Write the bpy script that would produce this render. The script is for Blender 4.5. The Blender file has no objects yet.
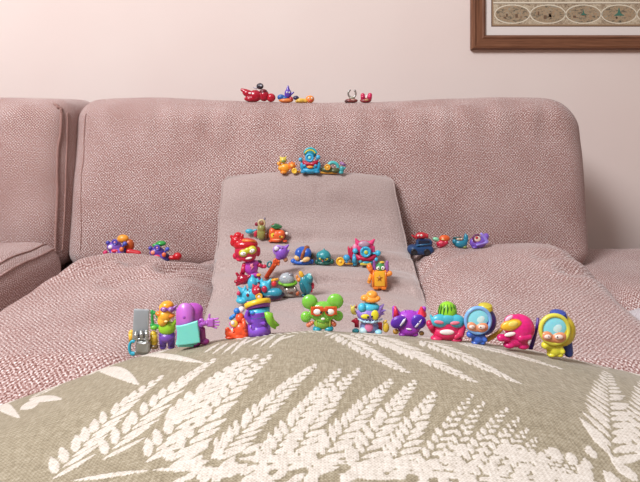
import bpy, bmesh, math, random
import numpy as np
from mathutils import Vector, Matrix, noise
from mathutils.bvhtree import BVHTree
random.seed(7)
PI = math.pi
F = 560.0; CX = 320.0; HY = 110.0; CZ = 0.76      # focal length in px, horizon row, eye height (m)
C = bpy.context.scene.collection

def lin(h):
    h = h.lstrip('#'); v = [int(h[i:i+2], 16)/255 for i in (0, 2, 4)]
    return tuple(((c/12.92) if c <= .04045 else ((c+.055)/1.055)**2.4) for c in v) + (1,)
def W(px, py, D):                                  # world point seen at pixel px,py at distance D
    return Vector(((px-CX)/F*D, D, CZ-(py-HY)/F*D))

# ------------------------------------------------------------------ materials
def newmat(name):
    m = bpy.data.materials.new(name); m.use_nodes = True
    nt = m.node_tree; b = nt.nodes['Principled BSDF']
    return m, nt, b
def N(nt, t, **k):
    n = nt.nodes.new(t)
    for a, v in k.items(): setattr(n, a, v)
    return n
def mth(nt, op, a, b=None, clamp=False):
    n = N(nt, 'ShaderNodeMath', operation=op); n.use_clamp = clamp
    for i, v in enumerate((a, b)):
        if v is None: continue
        if isinstance(v, (int, float)): n.inputs[i].default_value = v
        else: nt.links.new(v, n.inputs[i])
    return n.outputs[0]
def ramp(nt, fac, stops):
    r = N(nt, 'ShaderNodeValToRGB'); el = r.color_ramp.elements
    while len(el) < len(stops): el.new(.5)
    for e, (p, c) in zip(el, stops): e.position = p; e.color = lin(c)
    nt.links.new(fac, r.inputs[0]); return r.outputs[0]
def noise_tex(nt, vec, scale, detail=3, rough=.55):
    n = N(nt, 'ShaderNodeTexNoise'); n.inputs['Scale'].default_value = scale
    n.inputs['Detail'].default_value = detail; n.inputs['Roughness'].default_value = rough
    if vec is not None: nt.links.new(vec, n.inputs['Vector'])
    return n.outputs['Fac']
def bump(nt, b, h, strength, dist):
    n = N(nt, 'ShaderNodeBump'); n.inputs['Strength'].default_value = strength; n.inputs['Distance'].default_value = dist
    nt.links.new(h, n.inputs['Height']); nt.links.new(n.outputs[0], b.inputs['Normal']); return n

def weave_mat(name, stops, cell=.0042, sheen=.25, amp=.46, bstr=.6):
    m, nt, b = newmat(name)
    uv = N(nt, 'ShaderNodeUVMap').outputs[0]
    # slightly wandering yarns
    nz = N(nt, 'ShaderNodeTexNoise'); nz.inputs['Scale'].default_value = 60; nt.links.new(uv, nz.inputs['Vector'])
    vm = N(nt, 'ShaderNodeVectorMath', operation='MULTIPLY_ADD'); nt.links.new(nz.outputs['Color'], vm.inputs[0])
    vm.inputs[1].default_value = (.0022, .0022, 0); nt.links.new(uv, vm.inputs[2])
    sp = N(nt, 'ShaderNodeSeparateXYZ'); nt.links.new(vm.outputs[0], sp.inputs[0])
    k = PI/cell
    sx = mth(nt, 'SINE', mth(nt, 'MULTIPLY', sp.outputs[0], k)); sy = mth(nt, 'SINE', mth(nt, 'MULTIPLY', sp.outputs[1], k))
    w = mth(nt, 'MULTIPLY', sx, sy)
    w = mth(nt, 'MULTIPLY_ADD', w, amp*.5); w.node.inputs[2].default_value = .5
    fine = noise_tex(nt, uv, 420, 2, .7)
    coarse = noise_tex(nt, uv, 9, 3)
    t = mth(nt, 'ADD', w, mth(nt, 'MULTIPLY', mth(nt, 'SUBTRACT', fine, .5), 2.1))
    t = mth(nt, 'ADD', t, mth(nt, 'MULTIPLY', mth(nt, 'SUBTRACT', coarse, .5), .25), True)
    nt.links.new(ramp(nt, t, stops), b.inputs['Base Color'])
    b.inputs['Roughness'].default_value = .95; b.inputs['Specular IOR Level'].default_value = .15
    b.inputs['Sheen Weight'].default_value = sheen; b.inputs['Sheen Roughness'].default_value = .5
    bump(nt, b, t, bstr, .0012)
    return m
SOFA = weave_mat('pink_weave', [(0, '#50291F'), (.3, '#865B54'), (.56, '#B08E88'), (1, '#F6ECEA')], cell=.0031)
WELT = weave_mat('pink_welt', [(0, '#653C36'), (.5, '#9C746C'), (1, '#D0B4AC')], cell=.002)
TAUPE = weave_mat('taupe_cotton', [(0, '#8B7571'), (.5, '#A8938E'), (1, '#C0AEAA')], cell=.0011, amp=.25, sheen=.5, bstr=.15)
GREYC = weave_mat('pale_grey_cotton', [(0, '#A99DA0'), (.5, '#C9BFC2'), (1, '#DCD4D6')], cell=.0013, amp=.3)

def plain(name, col, rough=.5, **k):
    m, nt, b = newmat(name); b.inputs['Base Color'].default_value = lin(col); b.inputs['Roughness'].default_value = rough
    for a, v in k.items(): b.inputs[a.replace('_', ' ')].default_value = v
    return m
def wall_mat():
    m, nt, b = newmat('wall_paint'); tc = N(nt, 'ShaderNodeTexCoord').outputs['Object']
    n = noise_tex(nt, tc, 3, 2); nt.links.new(ramp(nt, n, [(.3, '#DFCEC8'), (.7, '#E2D3CD')]), b.inputs['Base Color'])
    b.inputs['Roughness'].default_value = .9
    bump(nt, b, noise_tex(nt, tc, 260, 3), .12, .001)
    return m
def wood_mat():
    m, nt, b = newmat('frame_wood'); tc = N(nt, 'ShaderNodeUVMap').outputs[0]
    mp = N(nt, 'ShaderNodeMapping'); mp.inputs['Scale'].default_value = (12, 260, 1); nt.links.new(tc, mp.inputs[0])
    n = noise_tex(nt, mp.outputs[0], 1.0, 5, .65)
    nt.links.new(ramp(nt, n, [(.2, '#4E2E1E'), (.5, '#744A34'), (.8, '#8C6046')]), b.inputs['Base Color'])
    b.inputs['Roughness'].default_value = .42; bump(nt, b, n, .15, .001); return m
WALL = wall_mat(); WOOD = wood_mat()

PL = {}
def plastic(col, kind='gloss'):
    key = (col, kind)
    if key in PL: return PL[key]
    m, nt, b = newmat('plastic_%s_%s' % (kind, col.strip('#').lower()))
    b.inputs['Base Color'].default_value = lin(col)
    b.inputs['Roughness'].default_value = {'gloss': .36, 'matte': .5, 'metal': .28, 'clear': .22}[kind]
    b.inputs['Coat Weight'].default_value = .18; b.inputs['Coat Roughness'].default_value = .15
    if kind == 'metal': b.inputs['Metallic'].default_value = .75
    if kind == 'clear':
        b.inputs['Subsurface Weight'].default_value = .6; b.inputs['Subsurface Scale'].default_value = .006
        b.inputs['Subsurface Radius'].default_value = (1, 1, 1)
        b.inputs['Transmission Weight'].default_value = .25
    elif kind != 'metal':
        b.inputs['Subsurface Weight'].default_value = .12; b.inputs['Subsurface Scale'].default_value = .002
    PL[key] = m; return m

# ------------------------------------------------------------------ object helpers
def tag(o, label=None, cat=None, group=None, kind=None):
    if label: o['label'] = label
    if cat: o['category'] = cat
    if group: o['group'] = group
    if kind: o['kind'] = kind
    return o
def empty(name, loc, label, cat, group=None):
    o = bpy.data.objects.new(name, None); o.empty_display_size = .02; C.objects.link(o); o.location = loc
    return tag(o, label, cat, group)
def link(name, me, mat, parent=None, smooth=True):
    o = bpy.data.objects.new(name, me); C.objects.link(o)
    if mat is not None:
        for m in (mat if isinstance(mat, (list, tuple)) else [mat]): me.materials.append(m)
    if smooth: me.polygons.foreach_set('use_smooth', [True]*len(me.polygons))
    if parent is not None: o.parent = parent
    return o
def from_bm(name, bm, mat, parent=None, smooth=True):
    me = bpy.data.meshes.new(name); bm.normal_update(); bm.to_mesh(me); bm.free()
    return link(name, me, mat, parent, smooth)
def box_bm(bm, c, h, bev=0, rot=None):
    r = bmesh.ops.create_cube(bm, size=2)
    M = Matrix.Translation(c) @ (rot.to_4x4() if rot else Matrix()) @ Matrix.Diagonal((*h, 1))
    bmesh.ops.transform(bm, matrix=M, verts=r['verts'])
    if bev:
        es = list({e for v in r['verts'] for e in v.link_edges})
        bmesh.ops.bevel(bm, geom=es, offset=bev, segments=3, affect='EDGES', profile=.5)
SURF = []                                           # (bvh) surfaces things rest on
def register(o):
    me = o.data; M = Matrix.Translation(o.parent.location if o.parent else (0, 0, 0)) @ Matrix.Translation(o.location)
    SURF.append(BVHTree.FromPolygons([M @ v.co for v in me.vertices], [tuple(p.vertices) for p in me.polygons]))
def hit(org, d):
    best = None
    for s in SURF:
        h = s.ray_cast(org, d)
        if h[0] is not None and (best is None or h[3] < best[3]): best = h
    return best

# rounded, puffed upholstery block: h half sizes, r edge radius, fn(p, q) extra shaping
def block(name, c, h, r, n, puff, fn, mat, parent):
    V = []; Fc = []; UV = []; idx = {}
    def add(q):
        key = tuple(round(a, 6) for a in q)
        if key in idx: return idx[key]
        inner = [max(-(h[i]-r), min(h[i]-r, q[i])) for i in range(3)]
        d = Vector([q[i]-inner[i] for i in range(3)])
        if d.length > 0: d.normalize()
        p = Vector(inner) + d*r
        u = [max(-1, min(1, p[i]/h[i])) for i in range(3)]
        for i in range(3):
            j, k = (i+1) % 3, (i+2) % 3
            p[i] += puff[i]*u[i]*(1-abs(u[j])**2.4)*(1-abs(u[k])**2.4)
        p = fn(p, u) if fn else p
        idx[key] = len(V); V.append(p); return idx[key]
    for ax in range(3):
        a, b = (ax+1) % 3, (ax+2) % 3
        na, nb = n[a], n[b]
        for s in (-1, 1):
            grid = [[None]*(nb+1) for _ in range(na+1)]
            for i in range(na+1):
                for j in range(nb+1):
                    q = [0, 0, 0]; q[ax] = s*h[ax]; q[a] = -h[a]+2*h[a]*i/na; q[b] = -h[b]+2*h[b]*j/nb
                    grid[i][j] = (add(q), (q[0] if ax != 0 else q[1], q[2] if ax != 2 else q[1]))
            for i in range(na):
                for j in range(nb):
                    f = [grid[i][j], grid[i+1][j], grid[i+1][j+1], grid[i][j+1]]
                    if s < 0: f.reverse()
                    Fc.append([g[0] for g in f]); UV.append([g[1] for g in f])
    me = bpy.data.meshes.new(name); me.from_pydata(V, [], Fc)
    uvl = me.uv_layers.new(name='UVMap'); flat = [c_ for f in UV for g in f for c_ in g]
    uvl.data.foreach_set('uv', flat)
    o = link(name, me, mat, parent); o.location = Vector(c) - (parent.location if parent else Vector())
    register(o); return o

def tube(pts, r, mat, name, parent, seg=8, closed=False, wob=0):
    V = []; Fc = []; n = len(pts); UV = []
    up = Vector((0, 0, 1)); L = 0
    for i, p in enumerate(pts):
        t = (pts[(i+1) % n if closed else min(i+1, n-1)] - pts[(i-1) % n if closed else max(i-1, 0)]).normalized()
        a = t.cross(up if abs(t.z) < .95 else Vector((0, 1, 0))).normalized(); b = a.cross(t)
        rr = r*(1+wob*math.sin(i*2.1))
        for k in range(seg):
            an = 2*PI*k/seg; V.append(p + (a*math.cos(an)+b*math.sin(an))*rr)
    for i in range(n if closed else n-1):
        for k in range(seg):
            Fc.append([i*seg+k, i*seg+(k+1) % seg, ((i+1) % n)*seg+(k+1) % seg, ((i+1) % n)*seg+k])
    if not closed:
        Fc.append(list(range(seg))[::-1]); Fc.append([(n-1)*seg+k for k in range(seg)])
    me = bpy.data.meshes.new(name); me.from_pydata(V, [], Fc)
    uvl = me.uv_layers.new(name='UVMap')
    for p in me.polygons:
        for li, vi in zip(p.loop_indices, p.vertices): uvl.data[li].uv = (V[vi].x+V[vi].y, V[vi].z)
    me.validate()
    return link(name, me, mat, parent)
def smooth_path(pts, n):
    out = []; m = len(pts)
    for i in range(m-1):
        p0, p1, p2, p3 = pts[max(i-1, 0)], pts[i], pts[i+1], pts[min(i+2, m-1)]
        for k in range(n):
            t = k/n; out.append(.5*((2*p1)+(p2-p0)*t+(2*p0-5*p1+4*p2-p3)*t*t+(3*p1-p0-3*p2+p3)*t**3))
    out.append(pts[-1]); return out
def snapped(o, pts, lift):                          # world polyline laid on an upholstery part
    bv = BVHTree.FromObject(o, bpy.context.evaluated_depsgraph_get()); M = Matrix.Translation(o.location)
    Mi = M.inverted(); out = []
    off = o.parent.location if o.parent else Vector()
    for p in pts:
        q, nrm, _, _ = bv.find_nearest(Mi @ (p-off)); out.append(M @ (q+nrm*lift))
    return out
def fbm(x, y, z=0): return noise.noise((x, y, z)) + .5*noise.noise((2*x+3, 2*y, z)) + .25*noise.noise((4*x, 4*y+7, z))

# ------------------------------------------------------------------ the room
bm = bmesh.new(); box_bm(bm, (0, 1.61, 1.25), (2.6, .05, 1.25)); tag(from_bm('wall_back', bm, WALL, smooth=False), 'smooth pale pinkish plaster wall behind the sofa', kind='structure')
bm = bmesh.new(); box_bm(bm, (0, -.55, -.03), (2.6, 2.0, .03))
FLOORM = plain('floor_board', '#B99678', .5)
tag(from_bm('floor', bm, FLOORM, smooth=False), 'plain light floor under the sofa', kind='structure')

# ------------------------------------------------------------------ framed print
FD = 1.56
def framed():
    x0, z0 = W(470, 50, FD).x, W(470, 50, FD).z; Wd, Hh = .88, .66
    root = empty('picture_frame', (x0+Wd/2, FD, z0), 'brown wooden frame with white mount and old engraved print hanging on the wall', 'picture')
    x1, z1 = x0+Wd, z0+Hh; k = FD/F; ins = 14.5*k
    prof = [(0, 0), (0, .012), (.004, .017), (.010, .018), (.013, .0145), (.030, .0145), (.033, .017), (ins-.001, .012), (ins, .008), (ins, 0)]
    bm = bmesh.new(); uvl = bm.loops.layers.uv.new('UVMap')
    cs = [(x0, z0, 1, 1), (x1, z0, -1, 1), (x1, z1, -1, -1), (x0, z1, 1, -1)]
    rings = [[bm.verts.new(Vector((cx+sx*a, FD-d, cz+sz*a))-root.location) for a, d in prof] for cx, cz, sx, sz in cs]
    for i in range(4):
        A, B = rings[i], rings[(i+1) % 4]
        for j in range(len(prof)-1):
            f = bm.faces.new((A[j], B[j], B[j+1], A[j+1]))
            for l in f.loops:
                co = l.vert.co; a, b2 = (co.x, co.z) if i % 2 == 0 else (co.z, co.x)
                l[uvl].uv = (a, b2+i*.37)
    from_bm('frame', bm, WOOD, root, smooth=False)
    MT = plain('mount_card', '#DCD3CF', .9)
    bm = bmesh.new(); mx0, mz0 = x0+ins-.002, z0+ins-.002
    box_bm(bm, Vector(((x0+x1)/2, FD-.004, (z0+z1)/2))-root.location, (Wd/2-ins+.002, .002, Hh/2-ins+.002))
    from_bm('mount', bm, MT, root, smooth=False)
    # engraved sheet
    m, nt, b = newmat('engraving'); tc = N(nt, 'ShaderNodeTexCoord').outputs['Object']
    n1 = noise_tex(nt, tc, 70, 5, .75); n2 = noise_tex(nt, tc, 330, 3, .8)
    t = mth(nt, 'ADD', mth(nt, 'MULTIPLY', n1, .6), mth(nt, 'MULTIPLY', n2, .45), True)
    nt.links.new(ramp(nt, t, [(.36, '#5A4A3C'), (.47, '#94806A'), (.55, '#B8A890'), (.68, '#CDBFA8')]), b.inputs['Base Color'])
    b.inputs['Roughness'].default_value = .8
    m2, nt2, b2 = newmat('engraving_vignette'); tc = N(nt2, 'ShaderNodeTexCoord').outputs['Object']
    mp = N(nt2, 'ShaderNodeMapping'); mp.inputs['Scale'].default_value = (90, 90, 210); nt2.links.new(tc, mp.inputs[0])
    n1 = noise_tex(nt2, mp.outputs[0], 1, 6, .8)
    nt2.links.new(ramp(nt2, n1, [(.34, '#3E382E'), (.43, '#6E6454'), (.49, '#A09078'), (.54, '#B08C68'), (.6, '#7E8A84'), (.7, '#B8A88C')]), b2.inputs['Base Color'])
    CREAM = plain('engraving_cream', '#D8CEBA', .8); INK = plain('engraving_ink', '#6B5340', .8)
    GRN = plain('engraving_green', '#3F6E5E', .8); LBR = plain('engraving_band', '#A08468', .8)
    sheet = [(490.5, 27.2)]; X0 = W(490.5, 27, FD).x; Z0 = W(490.5, 27, FD).z; X1 = x1-(X0-x0); Z1 = z1-(Z0-z0)
    bm = bmesh.new(); y = FD-.0062
    def rect(ax, az, bx, bz, yy, mi):
        vs = [bm.verts.new(Vector((p, yy, q))-root.location) for p, q in ((ax, az), (bx, az), (bx, bz), (ax, bz))]
        f = bm.faces.new(vs); f.material_index = mi
    def disc(cx, cz, rx, rz, yy, mi, r_in=None):
        n = 48; o_ = [Vector((cx+rx*math.cos(2*PI*i/n), yy, cz+rz*math.sin(2*PI*i/n)))-root.location for i in range(n)]
        if r_in is None:
            f = bm.faces.new([bm.verts.new(v) for v in o_]); f.material_index = mi
        else:
            i_ = [Vector((cx+(rx-r_in)*math.cos(2*PI*i/n), yy, cz+(rz-r_in)*math.sin(2*PI*i/n)))-root.location for i in range(n)]
            a = [bm.verts.new(v) for v in o_]; c_ = [bm.verts.new(v) for v in i_]
            for i in range(n):
                f = bm.faces.new((a[i], a[(i+1) % n], c_[(i+1) % n], c_[i])); f.material_index = mi
    rect(X0, Z0, X1, Z1, y, 4); rect(X0+1.2*k, Z0+1.2*k, X1-1.2*k, Z1-1.2*k, y-.0001, 5)
    rect(X0+2.3*k, Z0+2.3*k, X1-2.3*k, Z1-2.3*k, y-.0002, 0)
    za = W(0, 4.5, FD).z; rect(X0+2*k, za, X1-2*k, za+.6*k, y-.0003, 4); rect(X0+2*k, za+.6*k, X1-2*k, za+2.2*k, y-.0003, 1)
    i = 0
    while True:
        cx = W(511.5+35.4*i, 0, FD).x; cz = W(0, 14.5, FD).z
        if cx+18*k > X1: break
        for zz in (cz,):
            disc(cx, zz, 18*k, 9.6*k, y-.0004, 1); disc(cx, zz, 16.9*k, 8.6*k, y-.0005, 2)
            for q in range(7):                       # tiny houses and masts of each vignette
                rr = random.Random(i*31+q); hx = cx+(rr.random()-.5)*24*k; hz = zz-rr.random()*5*k
                rect(hx, hz, hx+(1+2*rr.random())*k, hz+(1+3*rr.random())*k, y-.0006, 4 if q % 2 else 5)
            if i in (2, 3):
                s = 1 if i == 2 else 1.6
                vs = [bm.verts.new(Vector((cx+a*k*s, y-.0007, zz+b_*k*s))-root.location) for a, b_ in ((-3.4, -1), (3.4, -1), (1, .6), (0, 4.5), (-1, .6))]
                bm.faces.new(vs).material_index = 3
        i += 1
    # main drawing above the band: cream river and hills
    for q in range(60):
        rr = random.Random(q+99); cx = X0+(X1-X0)*rr.random(); cz = za+4*k+rr.random()*(Z1-za-.02)
        disc(cx, cz, (6+14*rr.random())*k, (1.2+2*rr.random())*k, y-.0004-q*.000004, 1 if q % 2 else 5)
    from_bm('print', bm, [m, CREAM, m2, GRN, INK, LBR], root, smooth=False)
framed()

# ------------------------------------------------------------------ the sofa
sofa = empty('sofa', (0, .75, 0), 'dusty pink woven fabric sofa with thick loose cushions against the wall', 'sofa')
def fold(d, w): return math.exp(-(d/w)**2)
def gline(x, y, x0, y0, x1, y1):                    # distance to a segment + position along it
    dx, dy = x1-x0, y1-y0; L2 = dx*dx+dy*dy; t = max(0, min(1, ((x-x0)*dx+(y-y0)*dy)/L2))
    return math.hypot(x-x0-t*dx, y-y0-t*dy), t
# back cushion, middle
def back_fn(p, u):
    if p.y < 0:                                    # front: soft sags and vertical puckers
        top = max(0, u[2])
        p.y += .004*fbm(p.x*5, p.z*7) + .0030*top*math.sin(p.x*95+3*noise.noise((p.x*12, p.z*5, 1)))*fold(u[2]-.75, .35)
    ks = max(0, min(1, (u[2]-.2)/.7)); ks = ks*ks*(3-2*ks)
    if ks > 0:
        p.z += ks*(.010*max(0, (p.x-.1)/.4)**1.2*(1-abs(u[0])**6) - .010*fold(p.x+.0, .27) + .006*fold(p.x+.42, .12)
                    + .0015*noise.noise((p.x*14, 0, 3)) - .022*max(0, (u[0]-.86)/.14)**2 - .010*max(0, (-u[0]-.93)/.07)**2)
    p.y += p.z*.16                                  # leans back
    return p
bc = block('back_cushion', (.018, 1.295, .598), (.566, .085, .183), .045, (110, 16, 44), (.006, .03, .006), back_fn, SOFA, sofa)
def backl_fn(p, u):
    if p.y < 0: p.y += .004*fbm(p.x*5+9, p.z*7)
    p.y += p.z*.10; return p
bl = block('back_cushion', (-.935, 1.29, .600), (.395, .105, .184), .045, (70, 20, 40), (.006, .03, .006), backl_fn, SOFA, sofa)
# seat cushion, middle
def seat_fn(p, u):
    if u[2] > 0:
        x, y = p.x, p.y                             # local; world y = y+.70
        wy = y+.70
        k = u[2]
        h = 0
        h += .050*fold(x-.42, .19)*fold(wy-1.06, .19) + .026*fold(x+.42, .20)*fold(wy-1.02, .20)
        h -= .012*fold(x+.28, .07)*fold(wy-1.13, .10)
        h -= (.050*fold(wy-.85, .4) + .02)*math.exp(-(x/.19)**6)
        h -= .022*fold(x+.345, .11)*fold(wy-1.13, .07)
        h -= (.11 if u[0] < 0 else .115)*max(0, (abs(u[0])-.82)/.18)**1.8
        for (x0, y0, x1, y1, a, w) in ((-.47, 1.03, -.36, 1.09, .020, .014), (-.44, .96, -.33, 1.03, .009, .016), (-.34, .99, -.20, 1.10, .012, .016), (-.27, .97, -.19, 1.07, .013, .013), (-.30, 1.06, -.20, 1.13, .010, .010),
                                       (-.33, .90, -.2, .97, .006, .02), (.20, 1.02, .34, 1.10, .006, .016), (.42, .93, .52, .95, .008, .010), (.40, .98, .5, 1.0, .005, .014), (-.5, .93, -.40, .97, .007, .012)):
            d, t = gline(x, wy, x0, y0, x1, y1); h -= a*fold(d, w)*(1-.5*t)
            h += a*.5*fold(d-.03, w)
        h += .013*fold(x-.22, .05)*fold(wy-1.09, .09) - .010*fold(x-.37, .12)*fold(wy-1.12, .06) - .05*max(0, min(1, (.66-wy)/.12))
        h += .0035*fbm(x*7, wy*7, 2)
        p.z += h*k
    if p.x < 0: p.x *= 1-.12*max(0, min(1, (p.y+.70-.84)/.3))
    return p
sc_ = block('seat_cushion', (-.008, .70, .360), (.538, .50, .093), .07, (150, 130, 16), (.006, .008, .022), seat_fn, SOFA, sofa)
def seatl_fn(p, u):
    if u[2] > 0: p.z += (.006*fbm(p.x*6, p.y*6, 5) + .012*fold(p.x-.30, .06)*fold(p.y-.30, .2)*0)*u[2]
    return p
sl = block('seat_cushion', (-.896, .68, .403), (.388, .46, .098), .055, (80, 90, 14), (.004, .006, .034), seatl_fn, SOFA, sofa)
# right arm: broad, low, padded
def arm_fn(p, u):
    if u[2] > 0: p.z += (.005*fbm(p.x*6, p.y*6, 8))*u[2] - .095*max(0, min(1, (.24-p.y)/.12))*max(0, u[2])
    return p
ar = block('armrest', (.852, .80, .23), (.305, .58, .195), .03, (40, 60, 20), (.004, .004, .010), arm_fn, SOFA, sofa)
al = block('armrest', (-1.50, .80, .29), (.135, .56, .28), .06, (12, 40, 20), (.01, .004, .010), None, SOFA, sofa)
bk = block('back_frame', (-.40, 1.405, .34), (.93, .018, .28), .02, (40, 4, 20), (0, 0, 0), None, SOFA, sofa)
bs = block('base', (-.10, .74, .155), (1.26, .54, .105), .02, (60, 40, 8), (0, 0, 0), None, SOFA, sofa)
LEGM = plain('dark_leg_wood', '#3A261A', .5)
for lx in (-1.25, 1.05):
    for ly in (.3, 1.2):
        bm = bmesh.new(); bmesh.ops.create_cone(bm, cap_ends=True, segments=20, radius1=.022, radius2=.032, depth=.055, matrix=Matrix.Translation(Vector((lx, ly, .0275))-sofa.location))
        from_bm('leg', bm, LEGM, sofa)
def welt(part, pts, r=.0032, n=14, name='piping'):
    w = snapped(part, smooth_path([Vector(p) for p in pts], n), r*.35); 
    o = tube([p-part.location for p in w], r, WELT, name, part, wob=.18)
    return o
# piping on the left cushions and stitched seam lines down the middle back cushion
xr = -.94+.395
welt(bl, [(xr-.01, 1.17, .83), (xr+.015, 1.16, .81), (xr+.03, 1.16, .77), (xr+.03, 1.14, .70), (xr+.03, 1.13, .58), (xr+.03, 1.12, .46)])
welt(bl, [(xr+.04, 1.19, .775), (xr+.04, 1.185, .74), (xr+.04, 1.18, .66), (xr+.04, 1.17, .56), (xr+.04, 1.16, .46)], r=.002)
welt(bc, [(-.535, 1.16, .79), (-.535, 1.15, .72), (-.535, 1.14, .62), (-.530, 1.13, .54), (-.52, 1.12, .47)], r=.0011)
xs = -.896+.388
welt(sl, [(xs+.03, 1.13, .53), (xs+.03, 1.05, .53), (xs+.03, .95, .53), (xs+.03, .8, .53), (xs+.03, .5, .53)], r=.0026)
welt(sl, [(xs-.004, 1.13, .56), (xs-.004, 1.05, .56), (xs-.004, .95, .56), (xs-.004, .8, .56), (xs-.004, .5, .56)], r=.0018)

# ------------------------------------------------------------------ taupe cushion slumped down the sofa back
def interp(tab, t):
    for i in range(len(tab)-1):
        if t <= tab[i+1][0]:
            a, b = tab[i], tab[i+1]; s = (t-a[0])/(b[0]-a[0]); return [a[k]+(b[k]-a[k])*s for k in range(1, len(a))]
    return list(tab[-1][1:])
# rows: py, D, left px, right px
ROWS = [(163, 1.170, 223, 393), (166, 1.158, 222, 394), (174, 1.142, 221, 395), (192, 1.128, 220, 397), (215, 1.118, 218, 401), (230, 1.103, 217, 405), (240, 1.094, 217, 407),
        (243.5, 1.076, 216, 409), (247.5, 1.046, 215, 410), (251, 1.030, 215, 411), (258, 1.022, 214, 413), (264.5, 1.014, 214, 415), (267.5, .984, 213, 417), (271, .958, 213, 419), (280, .938, 213, 421), (291, .924, 211, 424),
        (297, .890, 208, 428), (303, .860, 206, 431), (315, .818, 203, 435), (330, .76, 200, 440), (345, .70, 196, 446), (362, .64, 192, 452)]
def taupe():
    nu, nv = 120, 200
    pts = [Vector((W(0, r[0], r[1]).y, W(0, r[0], r[1]).z, 0)) for r in ROWS]
    cen = smooth_path(pts, 10); half = smooth_path([Vector((W(r[2], 0, r[1]).x, W(r[3], 0, r[1]).x, 0)) for r in ROWS], 10)
    m = len(cen)-1
    soft = list(cen)
    for _ in range(120): soft = [soft[0]] + [(soft[i-1]+soft[i]*2+soft[i+1])/4 for i in range(1, m)] + [soft[-1]]
    L = [0]
    for i in range(m): L.append(L[-1]+(cen[i+1]-cen[i]).length)
    def at(v):
        s = v*L[-1]
        lo = 0
        while lo < m-1 and L[lo+1] < s: lo += 1
        t = (s-L[lo])/max(1e-9, L[lo+1]-L[lo]); t = min(1, max(0, t))
        c = cen[lo].lerp(cen[lo+1], t); hh = half[lo].lerp(half[lo+1], t)
        tg = (cen[min(lo+3, m)]-cen[max(lo-3, 0)]).normalized()
        return c, hh, Vector((tg.y, -tg.x, 0)), s, soft[lo].lerp(soft[lo+1], t)
    V = []; Fc = []; uvs = []
    for side in (1, -1):
        for j in range(nv+1):
            v = j/nv; vv = .5-.5*math.cos(PI*v); vv = .5*v+.5*vv
            c, hh, nrm, s, cs_ = at(vv); cr = .045*fold(vv, .018); hh = Vector((hh.x*(1-cr), hh.y*(1-cr), 0))
            if nrm.y < 0: nrm = -nrm                 # (dy, dz): outward, up
            for i in range(nu+1):
                u = -1+2*i/nu; u2 = math.copysign(abs(math.sin(u*PI/2))*.35+abs(u)*.65, u)
                e = (1-abs(u2)**2.2)**.55*(1-(abs(2*vv-1))**5)**.6
                x = hh.x+(hh.y-hh.x)*(u2+1)/2
                # scalloped edge between the pointed corners
                pinch = .010*(1-(2*vv-1)**2)*0
                th = .0 if side > 0 else -.052
                off = th*e - .022*(1-e)
                if side > 0:
                    off += .0035*fbm(x*9, vv*9, 11)*e
                    for (ux0, v0, ux1, v1, a, w) in ((-.9, .03, -.2, .30, .003, .05), (.95, .30, .1, .36, .004, .025), (.9, .46, .0, .52, .005, .03), (1, .70, .2, .62, .006, .035), (-.9, .62, -.2, .70, .004, .04), (.1, .12, .8, .2, .003, .04), (-.1, .8, .9, .72, .004, .05), (-.35, .375, .95, .40, .009, .018), (.0, .515, .9, .545, .010, .018), (-.1, .66, .8, .72, .008, .03), (-.95, .20, .0, .27, .004, .03), (-.5, .50, .1, .515, .004, .02), (-.9, .42, -.5, .60, .005, .03), (.55, .60, .95, .75, .006, .03)):
                        d, t = gline(u2, vv*1.3, ux0, v0*1.3, ux1, v1*1.3); off -= a*fold(d, w)*e
                drop = .010*(abs(u2)**2)*fold(vv-.0, .10)
                kb = max(0, (abs(u2)-.55)/.45); kb = kb*kb*(3-2*kb); yc = c.x*(1-kb)+cs_.x*kb; zc = c.y*(1-kb)+cs_.y*kb
                y = yc + nrm.x*off; z = zc + nrm.y*off - drop
                V.append((x, y, z)); uvs.append((x, s))
    st = (nu+1)*(nv+1)
    for side in (0, 1):
        for j in range(nv):
            for i in range(nu):
                a = side*st+j*(nu+1)+i; f = [a, a+nu+1, a+nu+2, a+1]
                if side: f.reverse()
                Fc.append(f)
    me = bpy.data.meshes.new('cover'); me.from_pydata(V, [], Fc)
    uvl = me.uv_layers.new(name='UVMap'); li = np.zeros(len(me.loops), dtype=np.int32); me.loops.foreach_get('vertex_index', li)
    uvl.data.foreach_set('uv', np.array(uvs, dtype=np.float32)[li].ravel())
    bm = bmesh.new(); bm.from_mesh(me); bmesh.ops.remove_doubles(bm, verts=bm.verts, dist=1e-5); bmesh.ops.recalc_face_normals(bm, faces=bm.faces); bm.to_mesh(me); bm.free()
    root = empty('throw_cushion', (0, 1.0, .45), 'plain taupe cotton cushion slumped against the middle of the sofa back', 'cushion')
    o = link('cover', me, TAUPE, root); o.location = -root.location
    me.name = 'cover'; register(o)
    per = []
    for j in range(0, nv+1, 3): per.append(Vector(V[j*(nu+1)]))
    for i in range(3, nu+1, 3): per.append(Vector(V[nv*(nu+1)+i]))
    for j in range(nv-3, -1, -3): per.append(Vector(V[j*(nu+1)+nu]))
    for i in range(nu-3, 0, -3): per.append(Vector(V[i]))
    tube([p-root.location for p in per], .0022, TAUPE, 'piping', root, closed=True)
taupe()

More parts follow.
